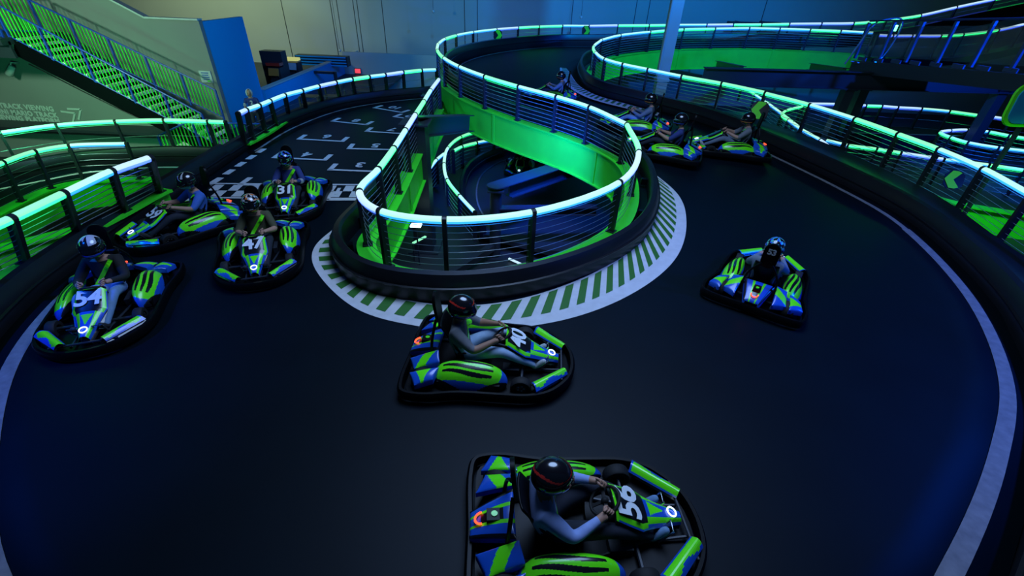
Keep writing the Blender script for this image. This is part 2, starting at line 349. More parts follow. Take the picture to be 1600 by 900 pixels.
def kerb(pi, po, n, label, z=.006):
    """pi/po inner and outer edge, equal length lists; white border, green rungs"""
    a = cr(pi, 40); b = cr(po, 40)
    mb = MB(); mb.grid(lambda u, v: a[int(round(u*(len(a)-1)))].lerp(b[int(round(u*(len(b)-1)))], v)+Vector((0, 0, z)), len(a)-1, 1)
    o = mb.build('striped_kerb', M['white']); tag(o, label, 'kerb')
    mb = MB(); N = len(a)-1
    cl = [0]
    for i in range(N): cl.append(cl[-1]+((a[i+1]+b[i+1])/2-(a[i]+b[i])/2).length)
    L = cl[-1]; 
    def P(s, v):
        s *= L; i = 0
        while i < N-1 and cl[i+1] < s: i += 1
        t = (s-cl[i])/max(1e-6, cl[i+1]-cl[i]); return a[i].lerp(a[i+1], t).lerp(b[i].lerp(b[i+1], t), v)+Vector((0, 0, z+.004))
    for k in range(n):
        s0 = (k+.2)/n; s1 = (k+.72)/n
        mb.add([P(s0, .06), P(s1, .06), P(s1, .72), P(s0, .72)], [(0, 1, 2, 3)])
    g = mb.build('green_stripes', M['dkgreen'], recalc=False)
    g.parent = o
    return o
kin = [(-3.15, 9.2), (-3.23, 8.2), (-3.25, 7.2), (-2.95, 6.55), (-2.2, 5.85), (-1.2, 5.53), (-.2, 5.63), (1.0, 6.3), (2.1, 7.4), (2.85, 8.8), (3.25, 10.2), (3.4, 11.6), (3.15, 12.6)]
kout = [(-3.25, 8.9), (-3.5, 7.9), (-3.6, 7.1), (-3.36, 6.45), (-2.3, 5.33), (-1.4, 5.0), (-.45, 4.95), (.78, 5.27), (1.9, 6.0), (2.95, 7.2), (3.62, 8.75), (3.85, 10.2), (3.45, 12.0)]
kz = lambda x, y: f1[nearest(Vector((x, y, 0)), f1)].z-.1+(.02 if y > 9.5 else 0)
kerb([(x, y, kz(x, y)) for x, y in kin], [(x, y, kz(x, y)*.9) for x, y in kout], 46, 'white kerb with dark green rungs curving round the central island')
ki = [Vector((2.2, 24.6, .66)), Vector((2.3, 23, .64)), Vector((2.35, 22, .60)), Vector((2.55, 20.5, .52)), Vector((3.1, 19.4, .43)), Vector((4.1, 18.6, .33)), Vector((5.2, 17.7, .24))]
ko = [Vector((1.9, 24.6, .665)), Vector((1.8, 22.8, .645)), Vector((1.85, 21.6, .60)), Vector((2.1, 20.0, .52)), Vector((2.75, 18.7, .43)), Vector((3.8, 17.9, .34)), Vector((5.0, 17.2, .25))]
kerb(ki, ko, 34, 'pale striped kerb beside the karts on the second loop', z=.02)

# start line, grid boxes
def quad_px(l, z=.008): return [at(x, y, z) for x, y in l]
mb = MB(); A = Vector((-7.05, 9.05, .01)); B = Vector((-3.3, 9.4, .01)); d = (B-A).normalized(); e = Vector((-d.y, d.x, 0)); Lw = (B-A).length
n = 18; cs = Lw/n
ch = empty('start_line', A)
tag(ch, 'black and white chequered start line across the track', 'marking')
for i in range(n):
    for j in range(2):
        if (i//1+j) % 2 == 0:
            p0 = A+d*cs*i+e*(j*.34); mb.add([p0, p0+d*cs, p0+d*cs+e*.34, p0+e*.34], [(0, 1, 2, 3)])
mb.build('chequers', M['white'], ch)
mb = MB()
for off in (-.1, .72):
    p0 = A+e*off; mb.add([p0, p0+d*Lw, p0+d*Lw+e*.07, p0+e*.07], [(0, 1, 2, 3)])
mb.build('border_line', M['white'], ch)
def grid_box(num, pa, pb, pn, tick2, sz):
    a = at(*pa, .012); b = at(*pb, .012); c = at(*pn, .012); d = (b-a).normalized(); e = Vector((-d.y, d.x, 0)); w_ = .09
    ro = empty('grid_box', (a+b)/2)
    tag(ro, 'white painted start box numbered %s on the black track' % num, 'marking', 'numbered start boxes')
    mb = MB(); mb.box((a+b)/2, ((b-a).length, w_, .006), R=Matrix.Rotation(math.atan2(d.y, d.x), 3, 'Z'))
    R = Matrix.Rotation(math.atan2(d.y, d.x), 3, 'Z')
    mb.box(a+e*.22+d*.06, (.13, .46, .006), R=R)
    if tick2: mb.box(b+e*.22-d*.06, (.13, .46, .006), R=R)
    mb.build('bracket_line', M['white'], ro)
    text_obj('number', num, sz, c, (-d.x, -d.y, 0), (-e.x, -e.y, 0), M['white'], ro, bold=.012)
for g in (('1', (505, 312), (560, 312), (528, 298), 0, .5), ('2', (372, 288), (446, 291), (436, 277), 1, .5), ('3', (512, 265), (592, 268), (563, 257), 0, .5), ('4', (425, 246), (511, 250), (480, 241), 1, .5),
          ('5', (542, 232), (620, 234), (587, 227), 0, .5), ('6', (464, 217), (538, 221), (511, 213), 1, .5), ('7', (570, 205), (634, 209), (613, 202), 0, .5), ('8', (517, 189), (575, 195), (557, 188), 1, .5),
          ('9', (614, 182), (650, 187), (640, 181), 0, .5), ('10', (583, 168), (630, 176), (618, 168), 1, .5)):
    grid_box(*g)

# ------------------------------------------------------------------ fences
TG, TW, TB = 0, 1, 2
TUBE = [M['tube_g'], M['tube_w'], M['tube_b']]; GLOW = [M['glow_g'], M['glow_w'], M['glow_b']]
def fence(label, posts, cols, ncab=8, r=.06, group='wire fences with glowing top rails', sub=6, tubes=True, post_w=.125, cable_r=.006, extra=None, hide=()):
    """posts: list of (base, top); cols: colour index per bay"""
    posts = [(Vector(a), Vector(b)) for a, b in posts]
    root = empty('wire_fence', posts[0][0]); tag(root, label, 'fence', group)
    B = cr([a for a, b in posts], sub); T = cr([b for a, b in posts], sub); N = len(posts)
    nn = normals(B)
    for i, (a, b) in enumerate(posts):
        if i in hide: continue
        k = i*sub; q = nn[k]; t = Vector((-q.y, q.x, 0))
        mb = MB(); mb.bar(a, b-(b-a).normalized()*.02, post_w*.55, post_w, side=q)
        mb.box(a+Vector((0, 0, .012)), (.17, .17, .02), R=Matrix.Rotation(math.atan2(t.y, t.x), 3, 'Z'))
        # collar over the tube
        ax = (T[min(k+1, len(T)-1)]-T[max(k-1, 0)]).normalized()
        mb.tube([b-ax*.035, b+ax*.035], r*1.12, 10)
        mb.build('post', M['post'], root)
    for c in range(ncab):
        f = .10+.80*c/(ncab-1)
        mb = MB(); mb.tube([x.lerp(y, f) for x, y in zip(B, T)], cable_r, 4, caps=False); mb.build('cable', M['cable'], root)
    for i in range(N-1):
        pts = T[i*sub:(i+1)*sub+1]
        if cols[i % len(cols)] is None: continue
        p = [x.copy() for x in pts]
        p[0] = p[0]+(p[1]-p[0]).normalized()*.04; p[-1] = p[-1]+(p[-2]-p[-1]).normalized()*.04
        mb = MB(); mb.tube(p, r, 14); ci = cols[i % len(cols)]; o = mb.build('light_tube', [TUBE[ci], GLOW[ci]], root); sharp(o, 50)
        for f_ in o.data.polygons:
            if f_.normal.z < -.12: f_.material_index = 1  # saturated underside stands in for the coloured halo round the tube
    return root
def up(p, h=1.0): return Vector((p.x, p.y, p.z+h))
# island + far loop: three fences in one line
def posts_of(P, a, b, h=1.0): return [(P[i], up(P[i], h)) for i in range(a, b+1)]
fence('wire fence round the front of the central island with a pale glowing rail', posts_of(F1, 0, 13), [TB, TW, TG, TB, TW, TG, TW, TB, TW, TW, TW, TB, TG])
fence('wire fence standing on the long green girder above the island opening', posts_of(F1, 13, 21), [TW, TW, TW, TG, TW, TW, TG, TW], cable_r=.009)
fence('outer wire fence of the far loop in front of the blue back wall', posts_of(F1, 21, 44), [TW, TG, TW, TW, TB, TG, TG, TW, TB, TG, TG, TW, TB, TG, TG, TB, TB, TG, TG, TB, TB, TG, TW], ncab=5, cable_r=.005)
fence('tall wire fence along the right edge of the foreground track', posts_of(F2, 0, 9, 1.0), [TB, TW, TW, TW, TW, TG, TG, TW, TG], cable_r=.006)
fence('wire fence round the nose of the second loop beside the white column', posts_of(F2, 9, 17, 1.02), [TG, TG, TW, TW, TW, TW, TG, TW], cable_r=.009)
fence('wire fence on the far side of the second loop above the green girder', posts_of(F2, 17, 26, 1.02), [TW, TW, TG, TG, TW, TW, TW, TG, TW], cable_r=.009)
# near left fence on its green curb, leaning in a little
LB = [(-40, 450), (40, 410), (123, 367), (195, 330), (250, 300)]; LT = [(-62, 377), (18, 342), (100, 303), (175, 268), (235, 247)]
lp = [(at(*a, .3), at(*b, 1.22)) for a, b in zip(LB, LT)]
fence('near wire fence at the left edge behind the kart numbered 54', lp, [TG, TG, TW, TB], cable_r=.007)
mb = MB(); L_ = cr([a for a, b in lp]+[at(262, 295, .3)], 4); nl = normals(L_)
mb.sweep(L_, nl, [(-.10, 0), (.12, 0), (.12, -.05), (-.10, -.05)]); mb.sweep(L_, nl, [(-.05, -.05), (-.02, -.05), (-.02, -.7), (-.05, -.7)])
tag(mb.build('green_girder', M['green']), 'bright green curb under the near left wire fence', 'girder', 'bright green track girders')
# start straight outer fence
SR = [(372, 178), (385, 172), (405, 165), (422, 158), (445, 149), (472, 142), (498, 135), (525, 129), (550, 124), (577, 120), (602, 117), (630, 113), (659, 110), (682, 109)]
SB = [(383, 224), (395, 218), (415, 207), (432, 196), (452, 183), (479, 173), (505, 163), (532, 156), (556, 153), (582, 149), (605, 145), (632, 141), (661, 138), (683, 136)]
sp = [(at(x2, y2, .16), at(x, y, .98)) for (x, y), (x2, y2) in zip(SR, SB)]
fence('wire fence behind the start grid with a pale glowing rail', sp, [TB, TW, TW, TW, TW, TW, TB, TW, TG, TW, TB, TG, TW], ncab=3)
L_ = cr([a for a, b in sp], 4); nl = normals(L_); mb = MB()
mb.sweep(L_, nl, [(-.1, 0), (.14, 0), (.14, -.05), (-.1, -.05)]); mb.sweep(L_, nl, [(-.15, -.05), (-.12, -.05), (-.12, -.7), (-.15, -.7)])
tag(mb.build('green_girder', M['green']), 'green curb strip under the fence behind the start grid', 'girder', 'bright green track girders')
# lower left ramp
FLR = [(-60, 216), (0, 208), (88, 196), (180, 190), (256, 188), (325, 190), (352, 191)]
fl = []
for x, y in FLR:
    t = at(x, y, -.1); fl.append((Vector((t.x-.0, t.y-.0, -1.1)), t))
fence('fence of the lower left track in front of the grey lettered wall', fl, [TG, TG, TG, TG, TG, TG], ncab=3)
ILR = [(-70, 285), (5, 254), (55, 237), (108, 228), (198, 225)]
il = [(Vector((at(x, y, -.4).x+.15, at(x, y, -.4).y-.25, -1.4)), at(x, y, -.4)) for x, y in ILR]
fence('inner fence of the lower left track with a green glowing rail', il, [TG, TG, TG, TW], ncab=6)
a = cr([x for x, y in fl], 6); b = cr([x for x, y in il], 6)
a = [Vector((p.x, p.y, -1.42)) for p in a]; b = [Vector((p.x, p.y, -1.42)) for p in b]
b += [Vector((-10.8, 13.2, -1.42)), Vector((-9.0, 13.0, -1.42)), Vector((-7.8, 12.6, -1.42))]
a += [Vector((-9.0, 15.3, -1.42)), Vector((-7.7, 15.0, -1.42))]
mb = MB(); NN = 30
mb.grid(lambda u, v: a[int(u*(len(a)-1))].lerp(b[int(u*(len(b)-1))], v), NN, 4)
o = mb.build('floor', M['deck']); tag(o, kind='structure')
na = normals(a); barrier(a, na, .18, 1, 'black barrier of the lower left track under the green lit fence', hmul=1.3)
flat_line(a, na, .75, .86, .01, 'trim_6', M['white'])
nb = normals(b)
mb = MB(); mb.sweep(b, nb, [(-.22, .02), (.16, .02), (.16, -.03), (-.22, -.03)]); mb.sweep(b, nb, [(.06, -.03), (.1, -.03), (.1, -.8), (.06, -.8)])
tag(mb.build('green_girder', M['green']), 'green girder of the lower left track seen through the near fence', 'girder', 'bright green track girders')
# green sheet side of the ramp under the near left fence
sh = [at(40, 440, -.7), at(150, 330, -.7), at(245, 300, -1.1)]
mb = MB(); P = cr([Vector((-11.6, 7.0, -.9)), Vector((-10.2, 9.0, -1.0)), Vector((-9.2, 10.8, -1.15)), Vector((-8.6, 12.2, -1.3))], 6); nP = normals(P)
mb.sweep(P, nP, [(0, 0), (.05, 0), (.5, -1.5), (.45, -1.5)]); mb.sweep(P, nP, [(-.2, .0), (.2, .0), (.2, .04), (-.2, .04)])
for i in range(3, len(P), 5): mb.bar(P[i]+nP[i]*.05, P[i]+nP[i]*.5+Vector((0, 0, -1.5)), .04, .12)
tag(mb.build('green_side_panel', M['green']), 'sloping green side panel of a lower ramp seen through the left fence', 'panel')

# ------------------------------------------------------------------ building shell
Yb = 36.0
mb = MB(); mb.box((5, Yb+.15, 5), (100, .3, 16.4)); tag(mb.build('wall_back', M['wallback']), kind='structure')
mb = MB(); mb.box((47, 20, 5), (.3, 60, 16.4)); tag(mb.build('wall_right', M['wallback']), kind='structure')
mb = MB(); mb.prism([(-60, -6), (60, -6), (60, 45), (-60, 45)], 13.0, 13.2); tag(mb.build('ceiling', M['ceil']), kind='structure')
# seams of the back wall
mb = MB()
for px in (445, 520, 530, 555, 561, 599, 726, 746, 893, 991, 1011, 1190):
    t = aty(px, 30, Yb); mb.box((t.x, Yb-.005, 5.5), (.045, .02, 14))
tag(mb.build('trim_7', M['steel']), kind='structure')
t = aty(620, 84, 33)
mb = MB(); mb.box((-7.4, 33, (t.z-3)/2), (8.8, .2, t.z+3)); tag(mb.build('wall_rear', M['wallback']), kind='structure')
# grey lettered wall with stepped top
tw = 19.0; xr = -11.95
tl = [(-30, -3), (xr, -3), (xr, 2.52), (-13.9, 2.52), (-19.5, 5.4), (-30, 10.9)]
mb = MB(); n = len(tl)
mb.add([(x, tw, z) for x, z in tl]+[(x, tw+.2, z) for x, z in tl], [tuple(range(n)), tuple(range(2*n-1, n-1, -1))]+[(i, (i+1) % n, n+(i+1) % n, n+i) for i in range(n)])
tag(mb.build('wall_left', M['wallgrey']), kind='structure')
mb = MB(); mb.bar((xr, tw+.08, 2.54), (-13.9, tw+.08, 2.54), .3, .06, side=(0, 0, 1)); mb.bar((-13.9, tw+.08, 2.54), (-19.5, tw+.08, 5.42), .3, .06, side=(0, 0, 1))
tag(mb.build('trim_8', M['white']), kind='structure')
mb = MB(); mb.box((xr-.1, 20.66, -.28), (.2, 2.88, 5.5)); tag(mb.build('wall_partition', M['wallblue']), kind='structure')
mb = MB(); mb.box((-11.9, 29.05, -1.72), (.2, 13.9, 2.6)); tag(mb.build('wall_low', M['wallblue']), kind='structure')
mb = MB(); mb.box((-11.9, 29.05, -.39), (.3, 13.9, .06)); tag(mb.build('trim_10', M['lgrey']), kind='structure')
mb = MB(); mb.box((-16, 27, -1.45), (16, 18, .1)); tag(mb.build('floor', M['floor']), kind='structure')
# lettering
tx = empty('wall_lettering', aty(95, 180, tw-.02)); tag(tx, 'pale capital letters giving track directions on the grey wall', 'lettering')
for s_, (px, py) in (('TRACK VIEWING', (84, 171)), ('MINI MARIO TRACK', (90, 181)), ('VIEWING PLATFORM', (94, 190))):
    text_obj('letters', s_, .265, aty(px, py, tw-.02), (1, 0, -.03), (0, 0, 1), M['lgrey'], tx, bold=.015, space=1.10, align='RIGHT')
mb = MB()
for dx in (0, 10):
    P = [aty(95+dx, 174-dx*.4, tw-.02), aty(117+dx*.9, 177-dx*.6, tw-.02), aty(114+dx*.9, 192-dx*.5, tw-.02)]
    mb.bar(P[0], P[1], .02, .07, side=(0, 0, 1)); mb.bar(P[1], P[2], .07, .02, side=(0, 1, 0))
mb.build('double_arrow', M['lgrey'], tx)
# notice
nt = aty(322, 120, tw-.03); mb = MB(); mb.box(nt, (.45, .03, .42)); o = tag(mb.build('wall_notice', M['white']), 'small white notice with blue lines on the grey wall above the stairs', 'sign')
mb = MB()
for k in range(4): mb.box(nt+Vector((0, -.02, .14-k*.075)), (.28-.04*(k % 2), .01, .03))
mb.box(nt+Vector((.08, -.02, -.15)), (.1, .01, .04), 1)
z = mb.build('printed_lines', [M['stairblue'], M['kgreen']]); z.parent = o
# exit sign, wall items
e_ = aty(559, 111, 32.82)
mb = MB(); mb.box(e_, (.36, .06, .26)); o = tag(mb.build('exit_sign', M['exitred']), 'small glowing red exit sign on the back wall', 'sign')
mb = MB(); mb.box(e_+Vector((0, .04, 0)), (.42, .05, .32)); z = mb.build('housing', M['steel']); z.parent = o
def pend(px, py, label, Y):
    a = aty(px, py, Y); r_ = empty('hanging_bulb', a); tag(r_, label, 'lamp', 'small bulbs hanging from the ceiling')
    mb = MB(); mb.tube([a+Vector((0, 0, .05)), Vector((a.x, a.y, 13))], .012, 5); mb.build('cord', M['steel'], r_)
    mb = MB(); mb.ball(a, .09); mb.build('bulb', M['white'], r_, smooth=True)
pend(677, 18, 'small bulb on a long cord hanging left of the far loop', 33.5)
pend(908, 27, 'small bulb on a long cord hanging above the right chevron sign', 34)
pend(531, 79, 'small bulb hanging at the end of the low wall', 34)
# ------------------------------------------------------------------ stairs
def lerp(a, b, t): return a+(b-a)*t
yf, yr = 16.6, 17.9
fb0 = aty(15, 58, yf); fb1 = aty(330, 222, yf)       # front string
st = empty('staircase', fb1); tag(st, 'steel staircase with pale treads climbing along the grey wall', 'stairs')
mb = MB(); mb.bar(fb0+Vector((0, 0, -.3)), fb1+Vector((0, 0, -.3)), .06, .5, side=(0, 0, 1)); mb.build('stringer', M['black'], st)
mb = MB(); mb.bar(fb0+Vector((0, yr-yf, -.3)), fb1+Vector((0, yr-yf, -.3)), .06, .5, side=(0, 0, 1)); mb.build('stringer', M['black'], st)
NT = 19
for k in range(NT):
    p = fb0.lerp(fb1, (k+.3)/NT); mb = MB(); mb.box((p.x, (yf+yr)/2, p.z-.03), (.30, yr-yf, .05), 1); mb.box((p.x+.10, (yf+yr)/2, p.z-.02), (.17, yr-yf, .08), 0)
    mb.build('tread', [M['tread'], M['black']], st)
mb = MB(); mb.box((fb0.x-2.0, (yf+yr)/2+.1, fb0.z-.1), (4.2, 2.4, .2)); mb.box((fb0.x-2.0, yf-.2, fb0.z-.35), (4.2, .08, .5)); mb.build('landing', M['steel'], st)
def stair_rail(y, b0, b1, h, label, ext=None, nbay=5, per=9):
    r_ = empty('stair_railing', Vector((b1.x, y, b1.z))); tag(r_, label, 'railing', 'blue railings with green balusters')
    U = Vector((0, 0, 1))
    b0 = Vector((b0.x, y, b0.z)); b1 = Vector((b1.x, y, b1.z))
    mb = MB(); mb.tube([b0+U*h, b1+U*h], .03, 8); mb.build('handrail', M['stairblue'], r_)
    mb = MB(); mb.tube([b0+U*.04, b1+U*.04], .025, 6); mb.build('bottom_rail', M['stairblue'], r_)
    for k in range(nbay+1):
        p = b0.lerp(b1, k/nbay); mb = MB(); mb.bar(p+U*-.1, p+U*h, .05, .05); mb.build('post', M['stairblue'], r_)
    for k in range(nbay):
        mb = MB()
        for j in range(1, per):
            p = b0.lerp(b1, (k+j/per)/nbay); mb.bar(p+U*.04, p+U*h, .028, .028)
        mb.build('balusters', M['balgreen'], r_)
    return r_
stair_rail(yf, fb0, fb1, 1.0, 'front railing of the staircase with green balusters')
dx = Vector((0, 0, 0))
stair_rail(yr, fb0, aty(350, 185, yr), 1.02, 'rear railing of the staircase against the grey wall')
stair_rail(yr+.1, fb0+Vector((-4.2, 0, 0)), fb0+Vector((-.1, 0, 0)), 1.1, 'railing across the top landing of the stairs', nbay=3, per=9)
stair_rail(yf-.1, fb0+Vector((-4.2, 0, 0)), fb0+Vector((-.1, 0, 0)), 1.1, 'front railing of the top landing of the stairs', nbay=3, per=9)
g0 = aty(198, 222, 15.6); g1 = aty(262, 186, 16.4)
def railing_path(label, P, h, nb, per):
    r_ = empty('platform_railing', P[0]); tag(r_, label, 'railing', 'blue railings with green balusters')
    U = Vector((0, 0, 1)); Q = cr(P, 1) if len(P) < 3 else [Vector(p) for p in P]
    mb = MB(); mb.tube([p+U*h for p in Q], .03, 8); mb.build('handrail', M['stairblue'], r_)
    for a, b in zip(Q[:-1], Q[1:]):
        mb = MB(); mb.bar(a, a+U*h, .05, .05); mb.build('post', M['stairblue'], r_)
        mb = MB(); mm = max(2, int((b-a).length/.13))
        for j in range(1, mm): p = a.lerp(b, j/mm); mb.bar(p+U*.05, p+U*h, .028, .028)
        mb.build('balusters', M['balgreen'], r_)
    mb = MB(); mb.bar(Q[-1], Q[-1]+U*h, .05, .05); mb.build('post', M['stairblue'], r_)
railing_path('short railing with green balusters at the foot of the stairs', [Vector((-12.6, 15.75, -1.75)), Vector((-11.2, 15.75, -1.15)), Vector((-10.0, 15.75, -1.15))], .95, 0, 0)
railing_path('railing with green balusters behind the start fence below the spectator', [Vector((-10.0, 15.75, -1.25)), Vector((-8.9, 15.8, -1.25)), Vector((-8.2, 16.2, -1.25)), Vector((-8.3, 18.4, -1.25))], 1.0, 0, 0)
mb = MB(); mb.box((-10.6, 17.5, -1.5), (4.6, 3.4, .1)); tag(mb.build('floor', M['tread']), kind='structure')
# cctv camera on the left wall
cp = aty(20, 112, 18.6); cr_ = empty('security_camera', cp); tag(cr_, 'small white camera on a curved arm under the stair landing', 'camera')
mb = MB(); mb.tube([cp+Vector((0, .4, .25)), cp+Vector((0, .1, .3)), cp+Vector((0, 0, .15))], .03, 8); mb.build('arm', M['white'], cr_, smooth=True)
mb = MB(); mb.tube([cp+Vector((.08, 0, .18)), cp+Vector((-.16, -.05, -.1))], [.09, .12], 12); mb.build('housing', M['white'], cr_, smooth=True)
mb = MB(); mb.tube([aty(45, 100, 16.5), aty(60, 107, 16.5), aty(130, 143, 16.5), aty(185, 170, 16.5), aty(235, 193, 16.5)], .02, 6); tag(mb.build('conduit', M['black']), 'thin black conduit hanging under the stair stringer', 'pipe')
# ------------------------------------------------------------------ things beyond the low wall and behind the start fence
def cabinet(px, py, Y, w_, h, m, label, cat, slats=0, frame=None):
    t = aty(px, py, Y); r_ = empty(cat.replace(' ', '_'), t); tag(r_, label, cat)
    mb = MB(); mb.box(t, (w_, .6, h)); mb.build('body', m, r_)
    if slats:
        mb = MB()
        for k in range(slats): mb.box(t+Vector((0, -.33, h*(-.42+.84*k/(slats-1)))), (w_*.96, .06, h*.5/slats))
        mb.build('slats', M['wallblue'] if frame is None else frame, r_)
    return r_
cabinet(433, 112, 26, 1.1, 2.0, M['steel'], 'dark cabinet at the near end beyond the low wall', 'cabinet')
cabinet(505, 94, 31, 3.2, .55, M['steel'], 'long dark slatted box on top of the low wall', 'crate', 4)
for (px, py, Y, lab, cc) in ((434, 116, 25.5, 'grey arcade cabinet with a coloured front beyond the low wall', M['orange'] if False else AC['orange']), (461, 107, 28, 'bright game machine with a yellow and red top beyond the low wall', AC['white'])):
    t = aty(px, py, Y); r_ = empty('game_machine', t); tag(r_, lab, 'game machine', 'game machines beyond the low wall')
    mb = MB(); mb.box(t+Vector((0, 0, -.4)), (.62, .6, 1.5)); mb.build('cabinet_body', M['steel'], r_)
    mb = MB(); mb.box(t+Vector((0, -.38, .15)), (.5, .08, .36), R=Matrix.Rotation(-.4, 3, 'X')); mb.build('screen', cc, r_)
    mb = MB(); mb.box(t+Vector((0, -.1, .5)), (.7, .45, .14)); mb.build('canopy', mat('marquee', (.7, .6, .1), .5, emis=(.9, .9, .3), estr=.5) if px > 450 else AC['red'], r_)
    mb = MB(); mb.tube([t+Vector((-.2, -.4, -.15)), t+Vector((-.2, -.4, .0))], .03, 6); mb.tube([t+Vector((.2, -.4, -.15)), t+Vector((.2, -.4, .0))], .03, 6); mb.build('joystick', M['black'], r_)
# shelving and grille behind the start fence
def rack(x0, y0, x1, y1, z0, z1, label, shelves):
    r_ = empty('storage_rack', ((x0+x1)/2, (y0+y1)/2, z0)); tag(r_, label, 'rack', 'dark racks behind the start fence')
    a = Vector((x0, y0, 0)); b = Vector((x1, y1, 0)); n_ = Vector((0, .5, 0))
    for p in (a, b, a+n_, b+n_): mb = MB(); mb.bar((p.x, p.y, z0), (p.x, p.y, z1), .07, .07); mb.build('upright', M['steel'], r_)
    for k in range(shelves):
        z = lerp(z0+.2, z1, k/(shelves-1)); mb = MB(); c = (a+b+n_)/2; mb.box((c.x, c.y, z), ((b-a).length, .5, .04)); mb.build('shelf', M['steel'], r_)
t = [aty(482, 152, 20), aty(515, 134, 23), aty(563, 124, 25)]
rack(t[0].x-.4, 20, t[0].x+.4, 20, -3, t[0].z, 'small dark louvred rack low behind the start fence', 9)
rack(t[1].x-.45, 23, t[1].x+.5, 23, -3, t[1].z, 'tall open rack beside the doorway behind the start fence', 6)
rack(t[2].x-.5, 25, t[2].x+.5, 25, -3, t[2].z, 'wide dark rack behind the start fence under the exit sign', 9)
dp = aty(526, 130, 28); mb = MB(); mb.box((dp.x, 28, -2.0), (.14, .2, 3.0)); mb.box((dp.x-.8, 28, -.56), (1.6, .2, .12)); mb.box((dp.x-1.6, 28, -2.0), (.14, .2, 3.0)); tag(mb.build('door_1', M['steel']), kind='structure')
# ------------------------------------------------------------------ columns and beams
def prop(name, label, cat, group=None): pass
c0 = aty(1028, 150, 22); mb = MB(); mb.box((6.25, 22, 5), (.46, .46, 16)); mb.box((6.25, 22, .75), (.56, .56, .12)); mb.tube([(5.98, 21.72, .8), (5.98, 21.72, 12)], .05, 8)
cm = mat('column_white', (.34, .46, .34), .5)
tag(mb.build('white_column', cm), 'tall pale square column rising through the second loop', 'column')
def ibeam(a, b, h, w_, label, name='steel_beam', m='steel', group='dark steel beams'):
    a = Vector(a); b = Vector(b); mb = MB(); U = Vector((0, 0, 1))
    mb.bar(a, b, .03, h, side=U); mb.bar(a+U*h/2, b+U*h/2, w_, .03, side=U); mb.bar(a-U*h/2, b-U*h/2, w_, .03, side=U)
    return tag(mb.build(name, M[m]), label, 'beam', group)
def column(x, y, z0, z1, s, label, round_=False):
    r_ = empty('steel_column', (x, y, z0)); tag(r_, label, 'column', 'dark steel columns')
    mb = MB()
    if round_: mb.tube([(x, y, z0), (x, y, z1)], s/2, 20)
    else: mb.box((x, y, (z0+z1)/2), (s, s, z1-z0))
    o = mb.build('shaft', M['steel'], r_); sharp(o)
    mb = MB(); mb.box((x, y, z1+.02), (s*1.35, s*1.35, .04)); mb.build('cap_plate', M['steel'], r_)
    mb = MB(); mb.box((x, y, z0+.02), (s*1.6, s*1.6, .04)); mb.build('base_plate', M['steel'], r_)
# left of the opening: column and bracket beam carrying the long girder
a = aty(650, 198, 12.6); b = aty(733, 192, 16.2)
column(a.x, a.y, -3, a.z+.1, .58, 'dark steel column left of the island opening')
ibeam(a, b, .52, .4, 'dark beam between the left column and the green girder')
c_ = aty(668, 150, 17.8); column(c_.x, c_.y, -3, c_.z, .3, 'dark column behind the start grid fence')
# centre column with rounded cap
a = aty(775, 292, 12.2); b = aty(905, 250, 14.6)
column(a.x, a.y, -3, a.z-.1, .34, 'round dark column with a rounded cap plate inside the island', round_=True)
mb = MB(); d = (b-a).normalized(); sd = Vector((-d.y, d.x, 0)).normalized()
pl = [a+sd*.26*math.cos(t_)-Vector((d.x, d.y, 0)).normalized()*.26*math.sin(t_) for t_ in [PI*k/10 for k in range(11)]]
pl += [b-sd*.26, b+sd*.26]; pl = [Vector((p.x, p.y, a.z+.02)) for p in pl[:11]]+[Vector((pl[11].x, pl[11].y, b.z+.02)), Vector((pl[12].x, pl[12].y, b.z+.02))]
n = len(pl); mb.add([p+Vector((0, 0, .03)) for p in pl]+pl, [tuple(range(n)), tuple(range(2*n-1, n-1, -1))]+[(i, (i+1) % n, n+(i+1) % n, n+i) for i in range(n)])
mb.bar(a+d*.5+Vector((0, 0, -.2)), b+Vector((0, 0, -.2)), .04, .42, side=(0, 0, 1)); mb.bar(a+d*.5+Vector((0, 0, -.42)), b+Vector((0, 0, -.42)), .3, .03, side=(0, 0, 1))
tag(mb.build('steel_beam', M['steel']), 'short dark beam with a rounded end plate above the lower track', 'beam', 'dark steel beams')
ibeam((a.x, a.y, a.z-.75), (a.x+3.0, a.y+.4, a.z-.75), .22, .3, 'lower cross beam behind the rounded centre column')
mb = MB(); mb.bar((a.x, a.y, -2.6), (a.x-1.4, a.y-1.6, -2.9), .2, .2); tag(mb.build('steel_beam', M['steel']), 'short raking brace at the foot of the centre column', 'beam', 'dark steel beams')
# right side beams
ba = aty(1098, 119, 19.5); bb = aty(1640, 134, 19.5)
ibeam(ba, bb, .6, .34, 'long dark horizontal beam crossing behind the right fence')
ibeam(aty(1120, 100, 28), aty(1160, 110, 21), .3, .25, 'short dark beam meeting the green girder beside the white column')
ibeam(aty(1266, 104, 27), aty(1320, 113, 21), .3, .25, 'short dark beam meeting the green girder at its right end')
for px, Y, lab in ((1325, 19.6, 'dark column under the left part of the long beam'), (1348, 20.6, 'dark column close beside the bridge end'), (1565, 19.6, 'dark column under the right part of the long beam')):
    t = aty(px, 140, Y); column(t.x, t.y, -3, t.z, .36, lab)
ibeam(aty(1392, 140, 24), aty(1392, 140, 24)+Vector((.01, 0, -3.2)), .12, .12, 'thin dark upright behind the lower fence') if False else None
